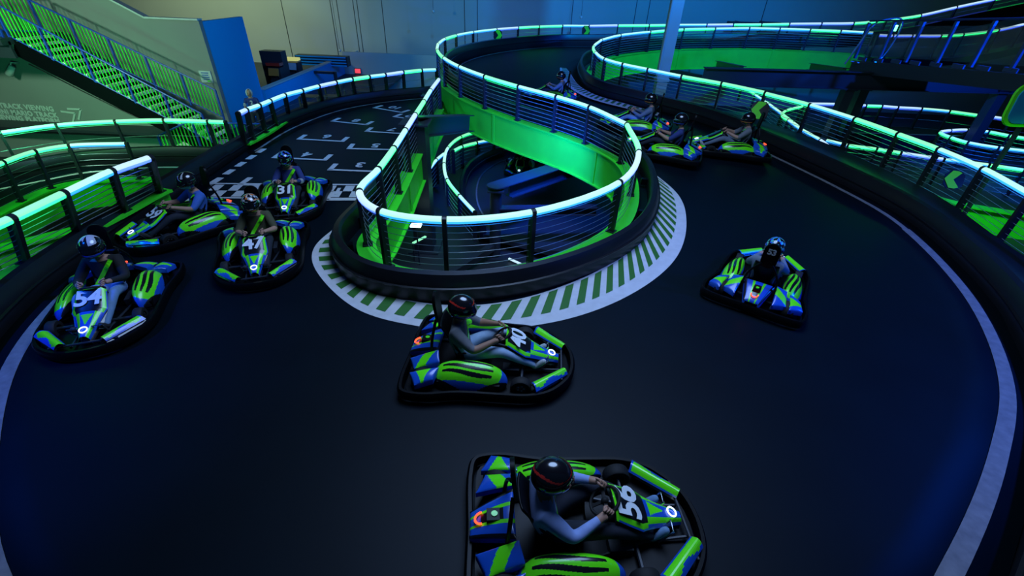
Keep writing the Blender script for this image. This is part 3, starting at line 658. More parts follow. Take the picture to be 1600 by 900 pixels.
# ------------------------------------------------------------------ bridge with glass sides, top right
br = empty('footbridge', aty(1340, 100, 21)); tag(br, 'dark footbridge with glass side panels crossing at the upper right', 'bridge')
A0 = aty(1330, 104, 20.6); B0 = aty(1640, 134, 13.6)
d = (B0-A0); dn = Vector((d.x, d.y, 0)).normalized(); sd = Vector((dn.y, -dn.x, 0))
mb = MB(); mb.bar(A0, B0, .08, .45, side=(0, 0, 1)); mb.build('side_beam', M['steel'], br)
bk = -sd*2.2 if (-sd).y > 0 else sd*2.2
mb = MB(); mb.add([A0+Vector((0, 0, .1)), B0+Vector((0, 0, .1)), B0+bk+Vector((0, 0, .1)), A0+bk+Vector((0, 0, .1)), A0, B0, B0+bk, A0+bk], [(0, 1, 2, 3), (7, 6, 5, 4), (0, 4, 5, 1), (2, 6, 7, 3)]); mb.build('walkway', M['steel'], br)
for k in range(9):
    p = A0.lerp(B0, (k+.5)/9)+Vector((0, 0, .3)); mb = MB(); mb.bar(p-dn*.22*.9, p+dn*.22*.9, .05, .12, side=(0, 0, 1)); mb.build('toe_plate', M['frameblue'], br)
for k in range(7):
    p = A0.lerp(B0, k/6)+Vector((0, 0, .3)); mb = MB(); mb.bar(p, p+Vector((0, 0, 1.25)), .08, .10); mb.build('glass_post', M['frameblue'], br)
for k in range(6):
    p = A0.lerp(B0, (k+.05)/6)+Vector((0, 0, .42)); q_ = A0.lerp(B0, (k+.95)/6)+Vector((0, 0, .42)); mb = MB(); mb.bar(p+Vector((0, 0, .5)), q_+Vector((0, 0, .5)), .012, 1.0, side=(0, 0, 1)); mb.build('glass_panel', M['grill'], br)
mb = MB(); mb.tube([A0+Vector((0, 0, 1.6)), B0+Vector((0, 0, 1.6))], .03, 8); mb.build('handrail', M['frameblue'], br)
up_ = [aty(x_, y_, 26.5) for x_, y_ in ((1372, 55), (1395, 56), (1425, 56), (1470, 56), (1505, 54), (1560, 47), (1600, 38), (1650, 26))]
fence('glowing fence of the upper ramp seen through the footbridge glass', [(p_-Vector((0, 0, 1.0)), p_) for p_ in up_], [TB, TB, TB, TG, TG, TB, TB], ncab=3)
L_ = cr([p_-Vector((0, 0, 1.0)) for p_ in up_], 4); nl = normals(L_); mb = MB(); mb.sweep(L_, nl, [(-.3, 0), (.3, 0), (.3, -.35), (-.3, -.35)])
tag(mb.build('track_barrier', M['barrier']), 'black barrier of the upper ramp behind the footbridge', 'barrier', 'black cushion barriers along the track')
# bent tube frame at bridge end
t0 = aty(1320, 100, 20.2); mb = MB(); W = Vector((.75, 0, 0))
mb.tube(cr([t0, t0+Vector((.55, 0, 1.45)), t0+Vector((.72, 0, 1.52)), t0+Vector((1.5, 0, 1.55)), t0+Vector((1.35, 0, .3)), t0+Vector((1.0, 0, .05)), t0+Vector((.2, 0, .1))], 5), .03, 8)
tag(mb.build('gate_frame', M['cable']), 'bent steel tube gate frame at the left end of the footbridge', 'gate')
gl = aty(1397, 44, 20.5); gr_ = empty('green_lamp', gl); tag(gr_, 'small square bright green lamp above the footbridge', 'lamp')
mb = MB(); mb.box(gl, (.2, .06, .2)); mb.build('lens', M['greenlamp'], gr_); mb = MB(); mb.box(gl+Vector((0, .05, 0)), (.26, .06, .26)); mb.bar(gl+Vector((0, .08, 0)), gl+Vector((0, .1, -.9)), .04, .04); mb.build('housing', M['steel'], gr_)
# rounded panel at the right edge
rp = aty(1606, 165, 11.5); r_ = empty('rounded_sign', rp); tag(r_, 'large rounded sign panel with green edge at the right border', 'sign')
def rrect(w_, h, r, n=6): return [((w_/2-r)*sx+r*math.cos(a), (h/2-r)*sy+r*math.sin(a)) for sx, sy, a0 in ((1, 1, 0), (-1, 1, PI/2), (-1, -1, PI), (1, -1, 3*PI/2)) for a in [a0+PI/2*k/n for k in range(n+1)]]
def plate(pts, c, right, upv, th, mb, mi=0):
    r = Vector(right).normalized(); u = Vector(upv).normalized(); nn = r.cross(u); c = Vector(c); n = len(pts)
    vs = [c+r*x+u*y+nn*th/2 for x, y in pts]+[c+r*x+u*y-nn*th/2 for x, y in pts]
    mb.add(vs, [tuple(range(n)), tuple(range(2*n-1, n-1, -1))]+[(i, n+i, n+(i+1) % n, (i+1) % n) for i in range(n)], mi)
mb = MB(); plate(rrect(.9, .95, .28), rp, (1, 0, 0), (0, .1, 1), .06, mb); mb.build('border', M['kgreen'], r_)
mb = MB(); plate(rrect(.74, .79, .22), rp+Vector((0, -.04, 0)), (1, 0, 0), (0, .1, 1), .04, mb); mb.build('face', mat('sign_teal', (.02, .3, .45), .3), r_)
mb = MB(); mb.bar(rp+Vector((.2, .05, -.4)), (rp.x+.2, rp.y+.05, -3), .08, .08); mb.build('pole', M['steel'], r_)
# dark projector boxes far behind
for (px, w_, lab) in ((1162, 2.0, 'long dark ceiling unit left of centre on the far wall'), (1203, 1.2, 'short dark ceiling unit right of it on the far wall')):
    t = aty(px, 36, 34.5); mb = MB(); mb.box(t, (w_, .5, .14)); mb.box(t+Vector((0, .7, 0)), (.1, 1.4, .1)); tag(mb.build('wall_unit', M['steel']), lab, 'wall unit')

# ------------------------------------------------------------------ chevron signs
def chevron(c, face, flip, label, s=.34, poleto=None):
    c = Vector(c); face = Vector(face).normalized(); r = Vector((0, 0, 1)).cross(face).normalized(); u = face.cross(r)
    ro = empty('chevron_sign', c); tag(ro, label, 'sign', 'green chevron signs')
    mb = MB(); o8 = [(-.5, -.28), (-.28, -.5), (.28, -.5), (.5, -.28), (.5, .28), (.28, .5), (-.28, .5), (-.5, .28)]
    plate([(x*s, y*s*1.1) for x, y in o8], c, r, u, .02, mb); mb.build('plate', M['kblack'], ro)
    f = -1 if flip else 1
    A = [(-.12, .5), (.18, .5), (.5, 0), (.18, -.5), (-.12, -.5), (-.3, -.42), (.05, 0), (-.3, .42)]
    pts = [(x*s*f, y*s*1.05) for x, y in A]
    if flip: pts = pts[::-1]
    mb = MB(); plate(pts, c+face*.02, r, u, .012, mb); mb.build('arrow', M['kgreen'], ro)
chevron(up(F1[25], .72)+Vector((.08, -.12, 0)), (.25, -1, .1), False, 'green chevron sign on the far fence, the left one of the pair', .5)
chevron(up(F1[30], .72)+Vector((-2.0, -.1, -.08)), (0, -1, .1), False, 'green chevron sign on the far fence, the right one of the pair', .5)
cps = [(at(1190, 172, .85), 'green chevron sign pointing left behind the three bunched karts', .52), (at(1486, 277, .78), 'large green chevron sign pointing left on the right hand fence', .36)]
for c, l, s in cps: chevron(c+Vector((-.22, -.32, .05)), (-.35, -1, .6), True, l, s)

# ------------------------------------------------------------------ lower tracks
def lowfence(label, px, z, cols, h=.95, ncab=6, n_=1, cable_r=.008, base_in=0):
    P = [(Vector((at(x, y, z).x, at(x, y, z).y, z-h)), at(x, y, z)) for x, y in px]
    return fence(label, P, cols, ncab=ncab, group='glowing fences of the lower tracks', r=.055, cable_r=cable_r), P
_, PL = lowfence('curved fence of the lower loop seen through the island opening', [(742, 332), (718, 306), (699, 281), (694, 256), (700, 231), (720, 214), (748, 205), (790, 198)], -1.6, [TW, TG, TW, TW, TG, TG, TW])
lowfence('short lower fence with a green and pale rail behind the lower loop', [(708, 236), (722, 229), (745, 223), (772, 218), (800, 213)], -1.75, [TG, TG, TW, TW])
lowfence('short glowing fence at the foot of the left column', [(651, 334), (660, 296), (669, 268), (682, 250), (694, 240)], -1.7, [TB, TG, TW, TW])
# lower loop barrier and deck
lo = cr([Vector((-1.0, 12.9, -2.6)), Vector((-1.7, 14.4, -2.6)), Vector((-2.05, 16.4, -2.6)), Vector((-1.9, 18.6, -2.6)), Vector((-.9, 20.6, -2.6)), Vector((.9, 21.8, -2.6)), Vector((3.0, 22.2, -2.6))], 8)
nlo = normals(lo); barrier(lo, nlo, .1, 1, 'black barrier round the lower loop inside the island', hmul=1.2)
flat_line(lo, nlo, .5, .56, .02, 'trim_11', M['offwhite'])
mb = MB(); mb.prism([(p.x, p.y) for p in lo]+[(5, 22), (5, 12), (1, 12)], -2.75, -2.6); tag(mb.build('floor', M['floor']), kind='structure')
# kerb fragment, bits
t = at(985, 300, -2.6)
wl = at(650, 352, -1.7); mb = MB(); mb.box(wl, (.3, .22, .03)); o = tag(mb.build('work_lamp', M['whitelamp']), 'small bright square lamp below the island front rail', 'lamp')
mb = MB(); mb.bar(wl+Vector((0, 0, -.02)), (wl.x, wl.y, -3), .04, .04); z = mb.build('stand', M['steel']); z.parent = o
for px, py, zz, lab in ((645, 380, -2.4, 'short green light strip on the ground under the island'), (795, 404, -2.9, 'short violet light strip on the ground under the island')):
    t = at(px, py, zz); mb = MB(); mb.bar(t, t+Vector((.3, .45, 0)) if px < 700 else t+Vector((.45, -.35, 0)), .06, .04); o = tag(mb.build('light_strip', M['tube_g'] if px < 700 else M['tube_b']), lab, 'lamp', 'light strips under the island')
    mb = MB(); mb.bar(t+Vector((0, 0, -.03)), Vector((t.x, t.y, -3)), .04, .04); z = mb.build('foot', M['steel']); z.parent = o
gp = at(640, 293, -1.9); gr_ = empty('pump_unit', (gp.x, gp.y, -3)); tag(gr_, 'dark equipment box with small green lamps at the column foot', 'machine')
mb = MB(); mb.box((gp.x, gp.y, -2.5), (.5, .5, 1.0)); mb.build('casing', M['black'], gr_)
for i, j in ((0, 0), (1, 0), (0, 1), (1, 1)):
    mb = MB(); mb.box((gp.x-.03+.07*i, gp.y-.26, -2.2+.07*j), (.05, .02, .05)); mb.build('indicator_lamp', M['greenlamp'], gr_)
# right side lower tracks
lowfence('far fence of the lower right track behind the long dark beam', [(1262, 162), (1310, 163), (1353, 165), (1378, 166), (1403, 168), (1440, 170), (1484, 174), (1528, 180), (1552, 183), (1580, 187), (1630, 193)], -.2, [TB, TB, TG, TB, TB, TW, TG, TW, TB, TB], ncab=3)
lowfence('hairpin fence on the lower right track beside the tall column', [(1640, 222), (1577, 212), (1545, 206), (1511, 203), (1485, 204), (1469, 207), (1486, 215), (1513, 223), (1560, 231), (1640, 240)], -.5, [TG, TG, TW, TB, TB, TG, TG, TW, TW])
lowfence('wire fence running low across the right side below the big fence', [(1290, 219), (1325, 227), (1370, 233), (1408, 239), (1475, 249), (1545, 258), (1600, 266), (1660, 274)], -.6, [TW, TG, TG, TB, TW, TG, TG])
_, PR = lowfence('hooked fence behind the right hand chevron and kart group', [(1254, 166), (1228, 173), (1222, 181), (1232, 188), (1252, 202), (1282, 219), (1303, 235), (1320, 245)], -.6, [TG, TG, TG, TW, TW, TB, TB])
lowfence('short glowing fence slanting down behind the second loop', [(1160, 133), (1180, 148), (1202, 163), (1222, 178), (1240, 192), (1254, 203)], -.7, [TG, TW, TW, TG, TW])
# lower right decks and panels
mb = MB(); mb.prism([(10.9, 9), (26, 9), (26, 27.5), (9.5, 27.5)], -1.75, -1.6); tag(mb.build('floor', M['floor']), kind='structure')
mb = MB(); mb.prism([(10.4, 20.5), (30, 21.5), (30, 21.7), (10.4, 20.7)], -1.6, -.9); o = tag(mb.build('track_barrier', M['barrier']), 'black barrier of the lower right track under its far fence', 'barrier', 'black cushion barriers along the track')
GP = [at(1395, 285, -.9), at(1480, 315, -.9), at(1560, 330, -.9), at(1660, 345, -.9)]; GPc = cr(GP, 6); ng = normals(GPc)
mb = MB(); mb.sweep(GPc, ng, [(0, 0), (.05, 0), (.05, -.75), (0, -.75)]); mb.sweep(GPc, ng, [(-.15, 0), (.2, 0), (.2, .04), (-.15, .04)])
tag(mb.build('green_girder', M['green']), 'green girder of the lower ramp seen under the right chevron', 'girder', 'bright green track girders')
# lit machinery under the right fence
for i, (px, py) in enumerate(((1550, 395), (1585, 425))):
    t = at(px, py, -1.3); r_ = empty('control_box', (t.x, t.y, -3)); tag(r_, ['dark control box with a bent pipe under the right fence', 'second dark control box nearer the right border'][i], 'control box', 'control boxes under the right fence')
    mb = MB(); mb.box((t.x, t.y, -2.2), (.5, .4, 1.6)); mb.build('casing', M['black'], r_)
    mb = MB(); mb.tube(cr([(t.x-.1, t.y-.25, -2.2), (t.x-.1, t.y-.3, -1.6), (t.x, t.y-.3, -1.3), (t.x+.3, t.y-.3, -1.25)], 5), .025, 6); mb.build('pipe', M['cable'], r_)
# bolts brackets behind island barrier
mb = MB(); bx = 0
for i in range(36, 100, 7):
    p = f1[i]; q = n1[i]; t_ = math.atan2(q.y, q.x)
    mb.box(Vector((p.x+q.x*.33, p.y+q.y*.33, p.z+.06)), (.16, .12, .14), R=Matrix.Rotation(t_, 3, 'Z'))
tag(mb.build('barrier_brackets', M['black']), 'black steel brackets behind the island barrier', 'bracket', kind='stuff')

# ------------------------------------------------------------------ karts
G_, B_, K_ = 0, 1, 2
KM = [M['kgreen'], M['kblue'], M['kblack']]
def outline(inset=0, n=6):
    h = [(-1.0, 0), (-1.0, .62), (-.95, .79), (-.72, .83), (-.3, .75), (.2, .73), (.5, .71), (.72, .63), (.88, .48), (1.0, .27), (1.04, 0)]
    P = h[:-1]+[(x, -y) for x, y in h[:0:-1]]
    c = cr([Vector((x, y, 0)) for x, y in P], n, closed=True)
    nn = normals(c, closed=True)
    return [p+q*inset for p, q in zip(c, nn)], nn
def wave(u, v):
    """pod decal: green field, blue rim, three black flame lines"""
    uu = u*2-1; vv = v*2-1
    r = abs(uu)**2.4+abs(vv)**2.4
    if r > 1.02: return K_
    if vv > .80+.1*uu or (uu > .84): return B_
    if uu < -.9 or vv < -.88: return B_
    for c0 in (-.52, -.05, .36):
        c = c0+.16*math.sin(uu*2.6+.6)
        if -.72 < uu < .62 and abs(vv-c) < .13*(1-(uu+.05)**2): return K_
    return G_
def dome(cx, cy, hx, hy, z0, H, tilt, mfn, nu=40, nv=24, tapx=0, sx=1, pw=3.0, skew=0):
    mb = MB()
    def fn(u, v):
        a = u*2-1; b = v*2-1
        # square to rounded mapping
        x = a*math.sqrt(max(0, 1-.42*b*b)); y = b*math.sqrt(max(0, 1-.42*a*a))
        h = (1-abs(a)**pw)*(1-abs(b)**pw)
        return Vector((cx+x*hx+skew*b, sx*(cy+y*hy*(1-tapx*x)), z0+H*h**.6-tilt*b*hy))
    mb.grid(fn, nu, nv, mfn=mfn)
    # closing underside
    mb.grid(lambda u, v: Vector((fn(u, v).x, fn(u, v).y, min(fn(0, v).z, z0)-.03)), 8, 4, K_)
    return mb
def panel4(a, b, c, d, crown, mfn, s=1, nu=36, nv=22, skirt=.07):
    """crowned panel between four corners with a short skirt"""
    a, b, c, d = (Vector((p[0], p[1]*s, p[2])) for p in (a, b, c, d)); mb = MB()
    def f(u, v): return a.lerp(d, u).lerp(b.lerp(c, u), v)+Vector((0, 0, crown*(4*u*(1-u))**.5*(4*v*(1-v))**.5))
    mb.grid(f, nu, nv, mfn=mfn)
    E = [f(k/nu, 0) for k in range(nu)]+[f(1, k/nv) for k in range(nv)]+[f(1-k/nu, 1) for k in range(nu)]+[f(0, 1-k/nv) for k in range(nv)]
    n = len(E); mb.add(E+[p-Vector((0, 0, skirt)) for p in E], [(i, (i+1) % n, n+(i+1) % n, n+i) for i in range(n)]+[tuple(range(n, 2*n))], [B_]*n+[K_])
    return mb
def make_kart():
    root = empty('racing_kart'); out, nn = outline()
    U = Vector((0, 0, 1))
    # bumper ring
    mb = MB(); N = len(out)
    prof = [(.0, .035), (.03, .05), (.035, .13), (.012, .165), (-.02, .165), (-.03, .13), (-.03, .05)]
    vs = []; fs = []; k = len(prof)
    for p, q in zip(out, nn): vs += [Vector((p.x-q.x*o, p.y-q.y*o, z)) for o, z in prof]
    # keep ring outside: sign decided by centre distance
    for i in range(N):
        j = (i+1) % N; fs += [(i*k+a, i*k+(a+1) % k, j*k+(a+1) % k, j*k+a) for a in range(k)]
    mb.add(vs, fs); sharp(mb.build('bumper', M['black'], root), 50)
    mb = MB(); inn, _ = outline(0); inn = [Vector((p.x*.95, p.y*.93, 0)) for p in inn[::3]]; mb.prism([(p.x, p.y) for p in inn], .05, .085); mb.build('floor_tray', M['black'], root)
    # frame tubes
    mb = MB()
    for s in (1, -1): mb.tube([(-.85, s*.30, .12), (0, s*.32, .11), (.5, s*.18, .11), (.9, s*.16, .13)], .016, 6)
    mb.tube([(.42, -.5, .14), (.42, .5, .14)], .018, 6); mb.tube([(-.72, -.55, .15), (-.72, .55, .15)], .02, 6); mb.tube([(.9, -.4, .17), (.9, .4, .17)], .014, 6)
    mb.build('frame', M['steel'], root)
    for s in (1, -1):
        mb = dome(-.19, .51, .45, .175, .17, .20, .36, wave, 100, 72, sx=s, pw=2.6, tapx=.16); sharp(mb.build('side_pod', KM, root), 50)
        mb = MB(); mb.box((-.2, s*.5, .13), (.74, .26, .12)); mb.build('battery_box', M['black'], root)
        mb = panel4((-.56, .50, .31), (-.60, .68, .26), (-.80, .76, .22), (-.90, .56, .24), .035, lambda u, v: G_ if (.22+.30*v < u < .80-.15*v) else B_, s)
        sharp(mb.build('rear_fender', KM, root), 40)
        mb = panel4((-.60, .27, .40), (-.56, .44, .34), (-.86, .50, .25), (-.95, .30, .25), .03, lambda u, v: G_ if abs(u-.5-.5*(v-.5)) < .2 else B_, s); sharp(mb.build('seat_side_cover', KM, root), 40)
        # front corner inserts
        def ins(u, v, s=s):
            x = lerp(.56, .93, u); y = lerp(.60, .25, u)+lerp(-.08, .07, v)*(1-.3*u)
            return Vector((x+lerp(-.03, .045, v), s*y, .19+.05*math.sin(PI*v)))
        mb = MB(); mb.grid(ins, 24, 10, mfn=lambda u, v: B_ if (v > .72+.15*math.sin(9*u) or v < .14 or u < .05) else G_)
        mb.grid(lambda u, v: ins(u, v)-Vector((0, 0, .04)), 6, 3, K_); mb.build('front_insert', KM, root)
    # wheels
    for x, y, r, wd in ((.42, .53, .125, .12), (-.74, .56, .14, .17)):
        for s in (1, -1):
            yy = s*y; we = MB(); pr = [(0, .55), (.0, .92), (.12, 1), (.88, 1), (1, .92), (1, .55)]
            pts = []
            n = 24
            for a, rr in pr:
                for k in range(n): t = 2*PI*k/n; pts.append(Vector((x+r*rr*math.cos(t), yy+(a-.5)*wd, .135 if False else r+r*rr*math.sin(t))))
            fs = [(i*n+k, i*n+(k+1) % n, ((i+1) % 6)*n+(k+1) % n, ((i+1) % 6)*n+k) for i in range(6) for k in range(n)]
            we.add(pts, fs); wo = we.build('wheel', M['rubber'], root); sharp(wo, 40)
            hb = MB(); hb.tube([(x, yy-s*wd*.2, r), (x, yy+s*wd*.42, r)], [r*.55, r*.5], 14)
            for k in range(5): t = 2*PI*k/5; hb.box((x+r*.3*math.cos(t), yy+s*wd*.44, r+r*.3*math.sin(t)), (.02, .012, .02))
            sharp(hb.build('hub', M['chrome'], wo), 40)
    # nose fairing: number panel then tapering beak
    def nf(u, v):
        b = v*2-1; x = lerp(.20, .86, u); wd = lerp(.22, .07, min(1, max(0, (u-.38)/.6))**.75) if u > .38 else lerp(.19, .22, u/.38)
        z = lerp(.56, .24, u)-.03*math.sin(PI*u); z += -.07*abs(b)**3
        return Vector((x, b*wd, z))
    def nm(u, v):
        b = abs(v*2-1)
        if u < .46: return K_ if b < .74 and u > .03 else (G_ if b < .93 or u < .03 else B_)
        if b > .80: return B_
        if b > .52: return G_
        if u < .52: return B_
        if u < .74 and b < .42*(1-(u-.52)/.24): return G_
        return B_
    mb = MB(); mb.grid(nf, 56, 32, mfn=nm)
    mb.grid(lambda u, v: nf(u, v)-Vector((0, 0, .06)), 8, 4, K_)
    mb.add([nf(0, 0), nf(0, .25), nf(0, .5), nf(0, .75), nf(0, 1), nf(0, 1)-U*.06, nf(0, .5)-U*.09, nf(0, 0)-U*.06], [(0, 1, 2, 3, 4, 5, 6, 7)], K_)
    nose = mb.build('nose_fairing', KM, root); sharp(nose, 60)
    for s in (0, 1):
        mb = MB(); mb.bar(nf(.1, .1+.8*s)-U*.03, Vector((.5, (-1+2*s)*.1, .1)), .02, .02); mb.build('fairing_strut', M['chrome'], root)
    c = nf(.86, .5)+Vector((.005, 0, .012)); T = (nf(.9, .5)-nf(.82, .5)).normalized(); R_ = Vector((0, 1, 0)); 
    mb = MB(); mb.tube([c+T*.042*math.cos(t)+R_*.048*math.sin(t) for t in [2*PI*k/20 for k in range(20)]], .0075, 6, closed=True); mb.build('ring_light', M['ringlight'], root)
    # steering
    mb = MB(); sc = Vector((.14, 0, .50)); ax = Vector((.6, 0, -.8)).normalized(); e1 = Vector((0, 1, 0)); e2 = ax.cross(e1)
    mb.tube([sc+(e1*math.cos(t)+e2*math.sin(t))*.135 for t in [2*PI*k/28 for k in range(28)]], .015, 8, closed=True)
    for t in (0, PI, PI/2*3): mb.bar(sc, sc+(e1*math.cos(t)+e2*math.sin(t))*.13, .03, .012)
    mb.ball(sc, .035, 10, 6); sw = mb.build('steering_wheel', M['rubber'], root); sharp(sw, 40)
    mb = MB(); mb.tube([sc, sc+ax*.45], .013, 8); mb.build('steering_column', M['chrome'], root)
    # seat
    def seat(u, v):
        t = v*2-1
        if u < .5: a = u/.5; x = lerp(.02, -.42, a); z = lerp(.20, .13, a); wd = lerp(.17, .2, a); rim = .13+.05*a
        else: a = (u-.5)/.5; x = lerp(-.42, -.60, a); z = lerp(.13, .70, a**.9); wd = lerp(.21, .19, a); rim = .18*(1-a)+.03
        lift = rim*abs(t)**3
        if u < .5: return Vector((x, t*wd, z+lift))
        return Vector((x+lift*.7, t*wd, z+lift*.3*(1-a)))
    mb = MB(); mb.grid(seat, 28, 16); se = mb.build('seat', M['black'], root); md = se.modifiers.new('s', 'SOLIDIFY'); md.thickness = .018; md.offset = 0; sharp(se, 60)
    # head protection paddle behind the driver, with bars
    pc = Vector((-.64, 0, .86)); tr = Vector((0, -1, 0)); tu = Vector((-.12, 0, 1)).normalized()
    mb = MB(); plate([(x, y) for x, y in rrect(.25, .42, .12)], pc, tr, tu, .035, mb); hp = mb.build('headrest', M['black'], root); sharp(hp, 40)
    mb = MB()
    for s in (1, -1): mb.tube(cr([(-.70, s*.26, .2), (-.68, s*.24, .5), (-.66, s*.14, .66), (-.65, s*.08, .72)], 4), .018, 8)
    mb.tube([(-.69, -.25, .34), (-.69, .25, .34)], .016, 8); mb.build('roll_bar', M['black'], root)
    # rear centre cover
    def em(u, v):
        b = v*2-1; a = 1-u
        if abs(b) < .26: return K_ if (.25 < u < .75) else B_
        if abs(abs(b)-.36) < .08: return G_
        if abs(b) > .84: return K_
        return B_
    mb = panel4((-.62, -.25, .38), (-.62, .25, .38), (-1.0, .13, .21), (-1.0, -.13, .21), .05, em, 1, 40, 60); ec = mb.build('engine_cover', KM, root); sharp(ec, 50)
    mb = MB(); mb.box((-.79, 0, .345), (.13, .12, .05)); mb.build('charge_box', M['black'], root)
    mb = MB(); mb.tube([(-.79, 0, .36), (-.79, 0, .38)], .028, 12); mb.build('green_button', M['kgreen'], root)
    mb = MB(); mb.tube([Vector((-.90-.055*math.sin(t), .055*math.cos(t), .315-.022*math.sin(t))) for t in [PI*k/10 for k in range(11)]], .010, 6); mb.build('tail_light', M['redlight'], root)
    mb = MB(); mb.box((-.98, 0, .17), (.05, .2, .08)); mb.build('tail_panel', M['black'], root)
    # pedals
    for s in (1, -1):
        mb = MB(); x = .68; mb.tube([(x-.05, s*.2, .12), (x+.05, s*.2, .29), (x+.05, s*.09, .29), (x-.05, s*.09, .12)], .01, 6); mb.tube([(x, s*.2, .2), (x, s*.09, .2)], .01, 6); mb.build('pedal', M['chrome'], root)
    mb = MB(); mb.box((.28, -.22, .13), (.2, .14, .09)); mb.build('controller_box', M['steel'], root)
    mb = MB(); mb.box((-.1, .26, .14), (.25, .07, .1)); mb.build('charger_box', M['steel'], root)
    for ch_ in root.children:
        ch_.data.transform(Matrix.Diagonal((1, .89, 1, 1)))
        for g_ in ch_.children: g_.data.transform(Matrix.Diagonal((1, .89, 1, 1)))
    return root
kart0 = make_kart()

# ------------------------------------------------------------------ driver body
def skinned(name, V, E, root_i, sub=2):
    me = bpy.data.meshes.new(name); me.from_pydata([v[:3] for v in V], E, []); o = bpy.data.objects.new(name, me); C.objects.link(o)
    md = o.modifiers.new('skin', 'SKIN'); md.use_smooth_shade = True
    for i, v in enumerate(V):
        sv = me.skin_vertices[0].data[i]; r = v[3]; sv.radius = r if isinstance(r, tuple) else (r, r); sv.use_root = (i == root_i)
    sm = o.modifiers.new('sub', 'SUBSURF'); sm.levels = sub; sm.render_levels = sub
    bpy.context.view_layer.update()
    m2 = bpy.data.meshes.new_from_object(o.evaluated_get(bpy.context.evaluated_depsgraph_get())); bpy.data.objects.remove(o)
    return m2
def segd(p, a, b):
    ab = b-a; t = max(0, min(1, (p-a).dot(ab)/ab.length_squared)); return (p-(a+ab*t)).length
def make_body(J, regions, sub=2):
    """J: name -> (x,y,z,r); regions: list of (joint a, joint b, slot)"""
    names = list(J); idx = {n: i for i, n in enumerate(names)}
    me = skinned('body', [J[n] for n in names], [(idx[a], idx[b]) for a, b, s in regions], 0, sub)
    segs = [(Vector(J[a][:3]), Vector(J[b][:3]), s) for a, b, s in regions]
    for p in me.polygons:
        p.material_index = min(segs, key=lambda q: segd(p.center, q[0], q[1]))[2]; p.use_smooth = True
    return me
# slots: 0 skin, 1 shirt, 2 forearm sleeve, 3 trousers, 4 shoes
J = {'pelvis': (-.36, 0, .26, (.13, .12)), 'waist': (-.40, 0, .40, (.15, .135)), 'chest': (-.42, 0, .56, (.175, .14)), 'neck0': (-.40, 0, .68, .062), 'neck': (-.375, 0, .75, .052), 'head': (-.35, 0, .86, .085)}
Rg = [('pelvis', 'waist', 1), ('waist', 'chest', 1), ('chest', 'neck0', 1), ('neck0', 'neck', 0), ('neck', 'head', 0)]
for s, k in ((1, 'l'), (-1, 'r')):
    J.update({k+'sh': (-.40, s*.18, .625, .085), k+'el': (-.17, s*.28, .45, .060), k+'wr': (.05, s*.175, .53, .036), k+'pa': (.115, s*.145, .555, (.040, .028)),
              k+'hip': (-.28, s*.11, .24, .098), k+'th': (-.05, s*.16, .34, .085), k+'kn': (.17, s*.20, .40, .066), k+'sn': (.38, s*.17, .28, .055), k+'an': (.56, s*.145, .185, .042), k+'he': (.57, s*.145, .15, .042), k+'ball': (.66, s*.145, .23, .04), k+'toe': (.70, s*.145, .28, .032)})
    Rg += [('chest', k+'sh', 1), (k+'sh', k+'el', 1), (k+'el', k+'wr', 2), (k+'wr', k+'pa', 0), ('pelvis', k+'hip', 3), (k+'hip', k+'th', 3), (k+'th', k+'kn', 3), (k+'kn', k+'sn', 3), (k+'sn', k+'an', 3), (k+'an', k+'he', 4), (k+'he', k+'ball', 4), (k+'ball', k+'toe', 4)]
body_me = make_body(J, Rg)
def add_fingers(me, s):
    """fingers curl round the wheel rim"""
    mb = MB()
    base = Vector((.125, s*.14, .56))
    for f in range(4):
        dy = (-.030+.020*f)
        ln = (.9, 1.05, 1.0, .8)[f]
        # rim direction near the hand is mostly along x/z
        o = base+Vector((-.012-.022*(f-1.5)*-1, s*(-.005), -.018*(f-1.5)))
        P = [o+Vector((.0, s*.012, .012)), o+Vector((.030*ln, -s*.004, .012)), o+Vector((.040*ln, -s*.026, -.004)), o+Vector((.026, -s*.036, -.022))]
        mb.tube(cr(P, 3), [.0105, .0105, .0105, .010, .010, .010, .0095, .009, .0088, .007], 8)
    o = base+Vector((-.03, 0, .01)); P = [o, o+Vector((.004, -s*.03, .012)), o+Vector((.022, -s*.048, .004)), o+Vector((.04, -s*.052, -.008))]
    mb.tube(cr(P, 3), [.014, .013, .0125, .012, .012, .0115, .011, .0105, .010, .008], 8)
    return mb
b = bmesh.new(); b.from_mesh(body_me)
for s in (1, -1):
    mb = add_fingers(None, s); tm = bpy.data.meshes.new('f'); tm.from_pydata([tuple(v) for v in mb.v], [], mb.f); tm.polygons.foreach_set('use_smooth', [True]*len(mb.f)); b.from_mesh(tm)
b.to_mesh(body_me); b.free()
bm_t = bmesh.new(); bm_t.from_mesh(body_me); bvh = BVHTree.FromBMesh(bm_t)
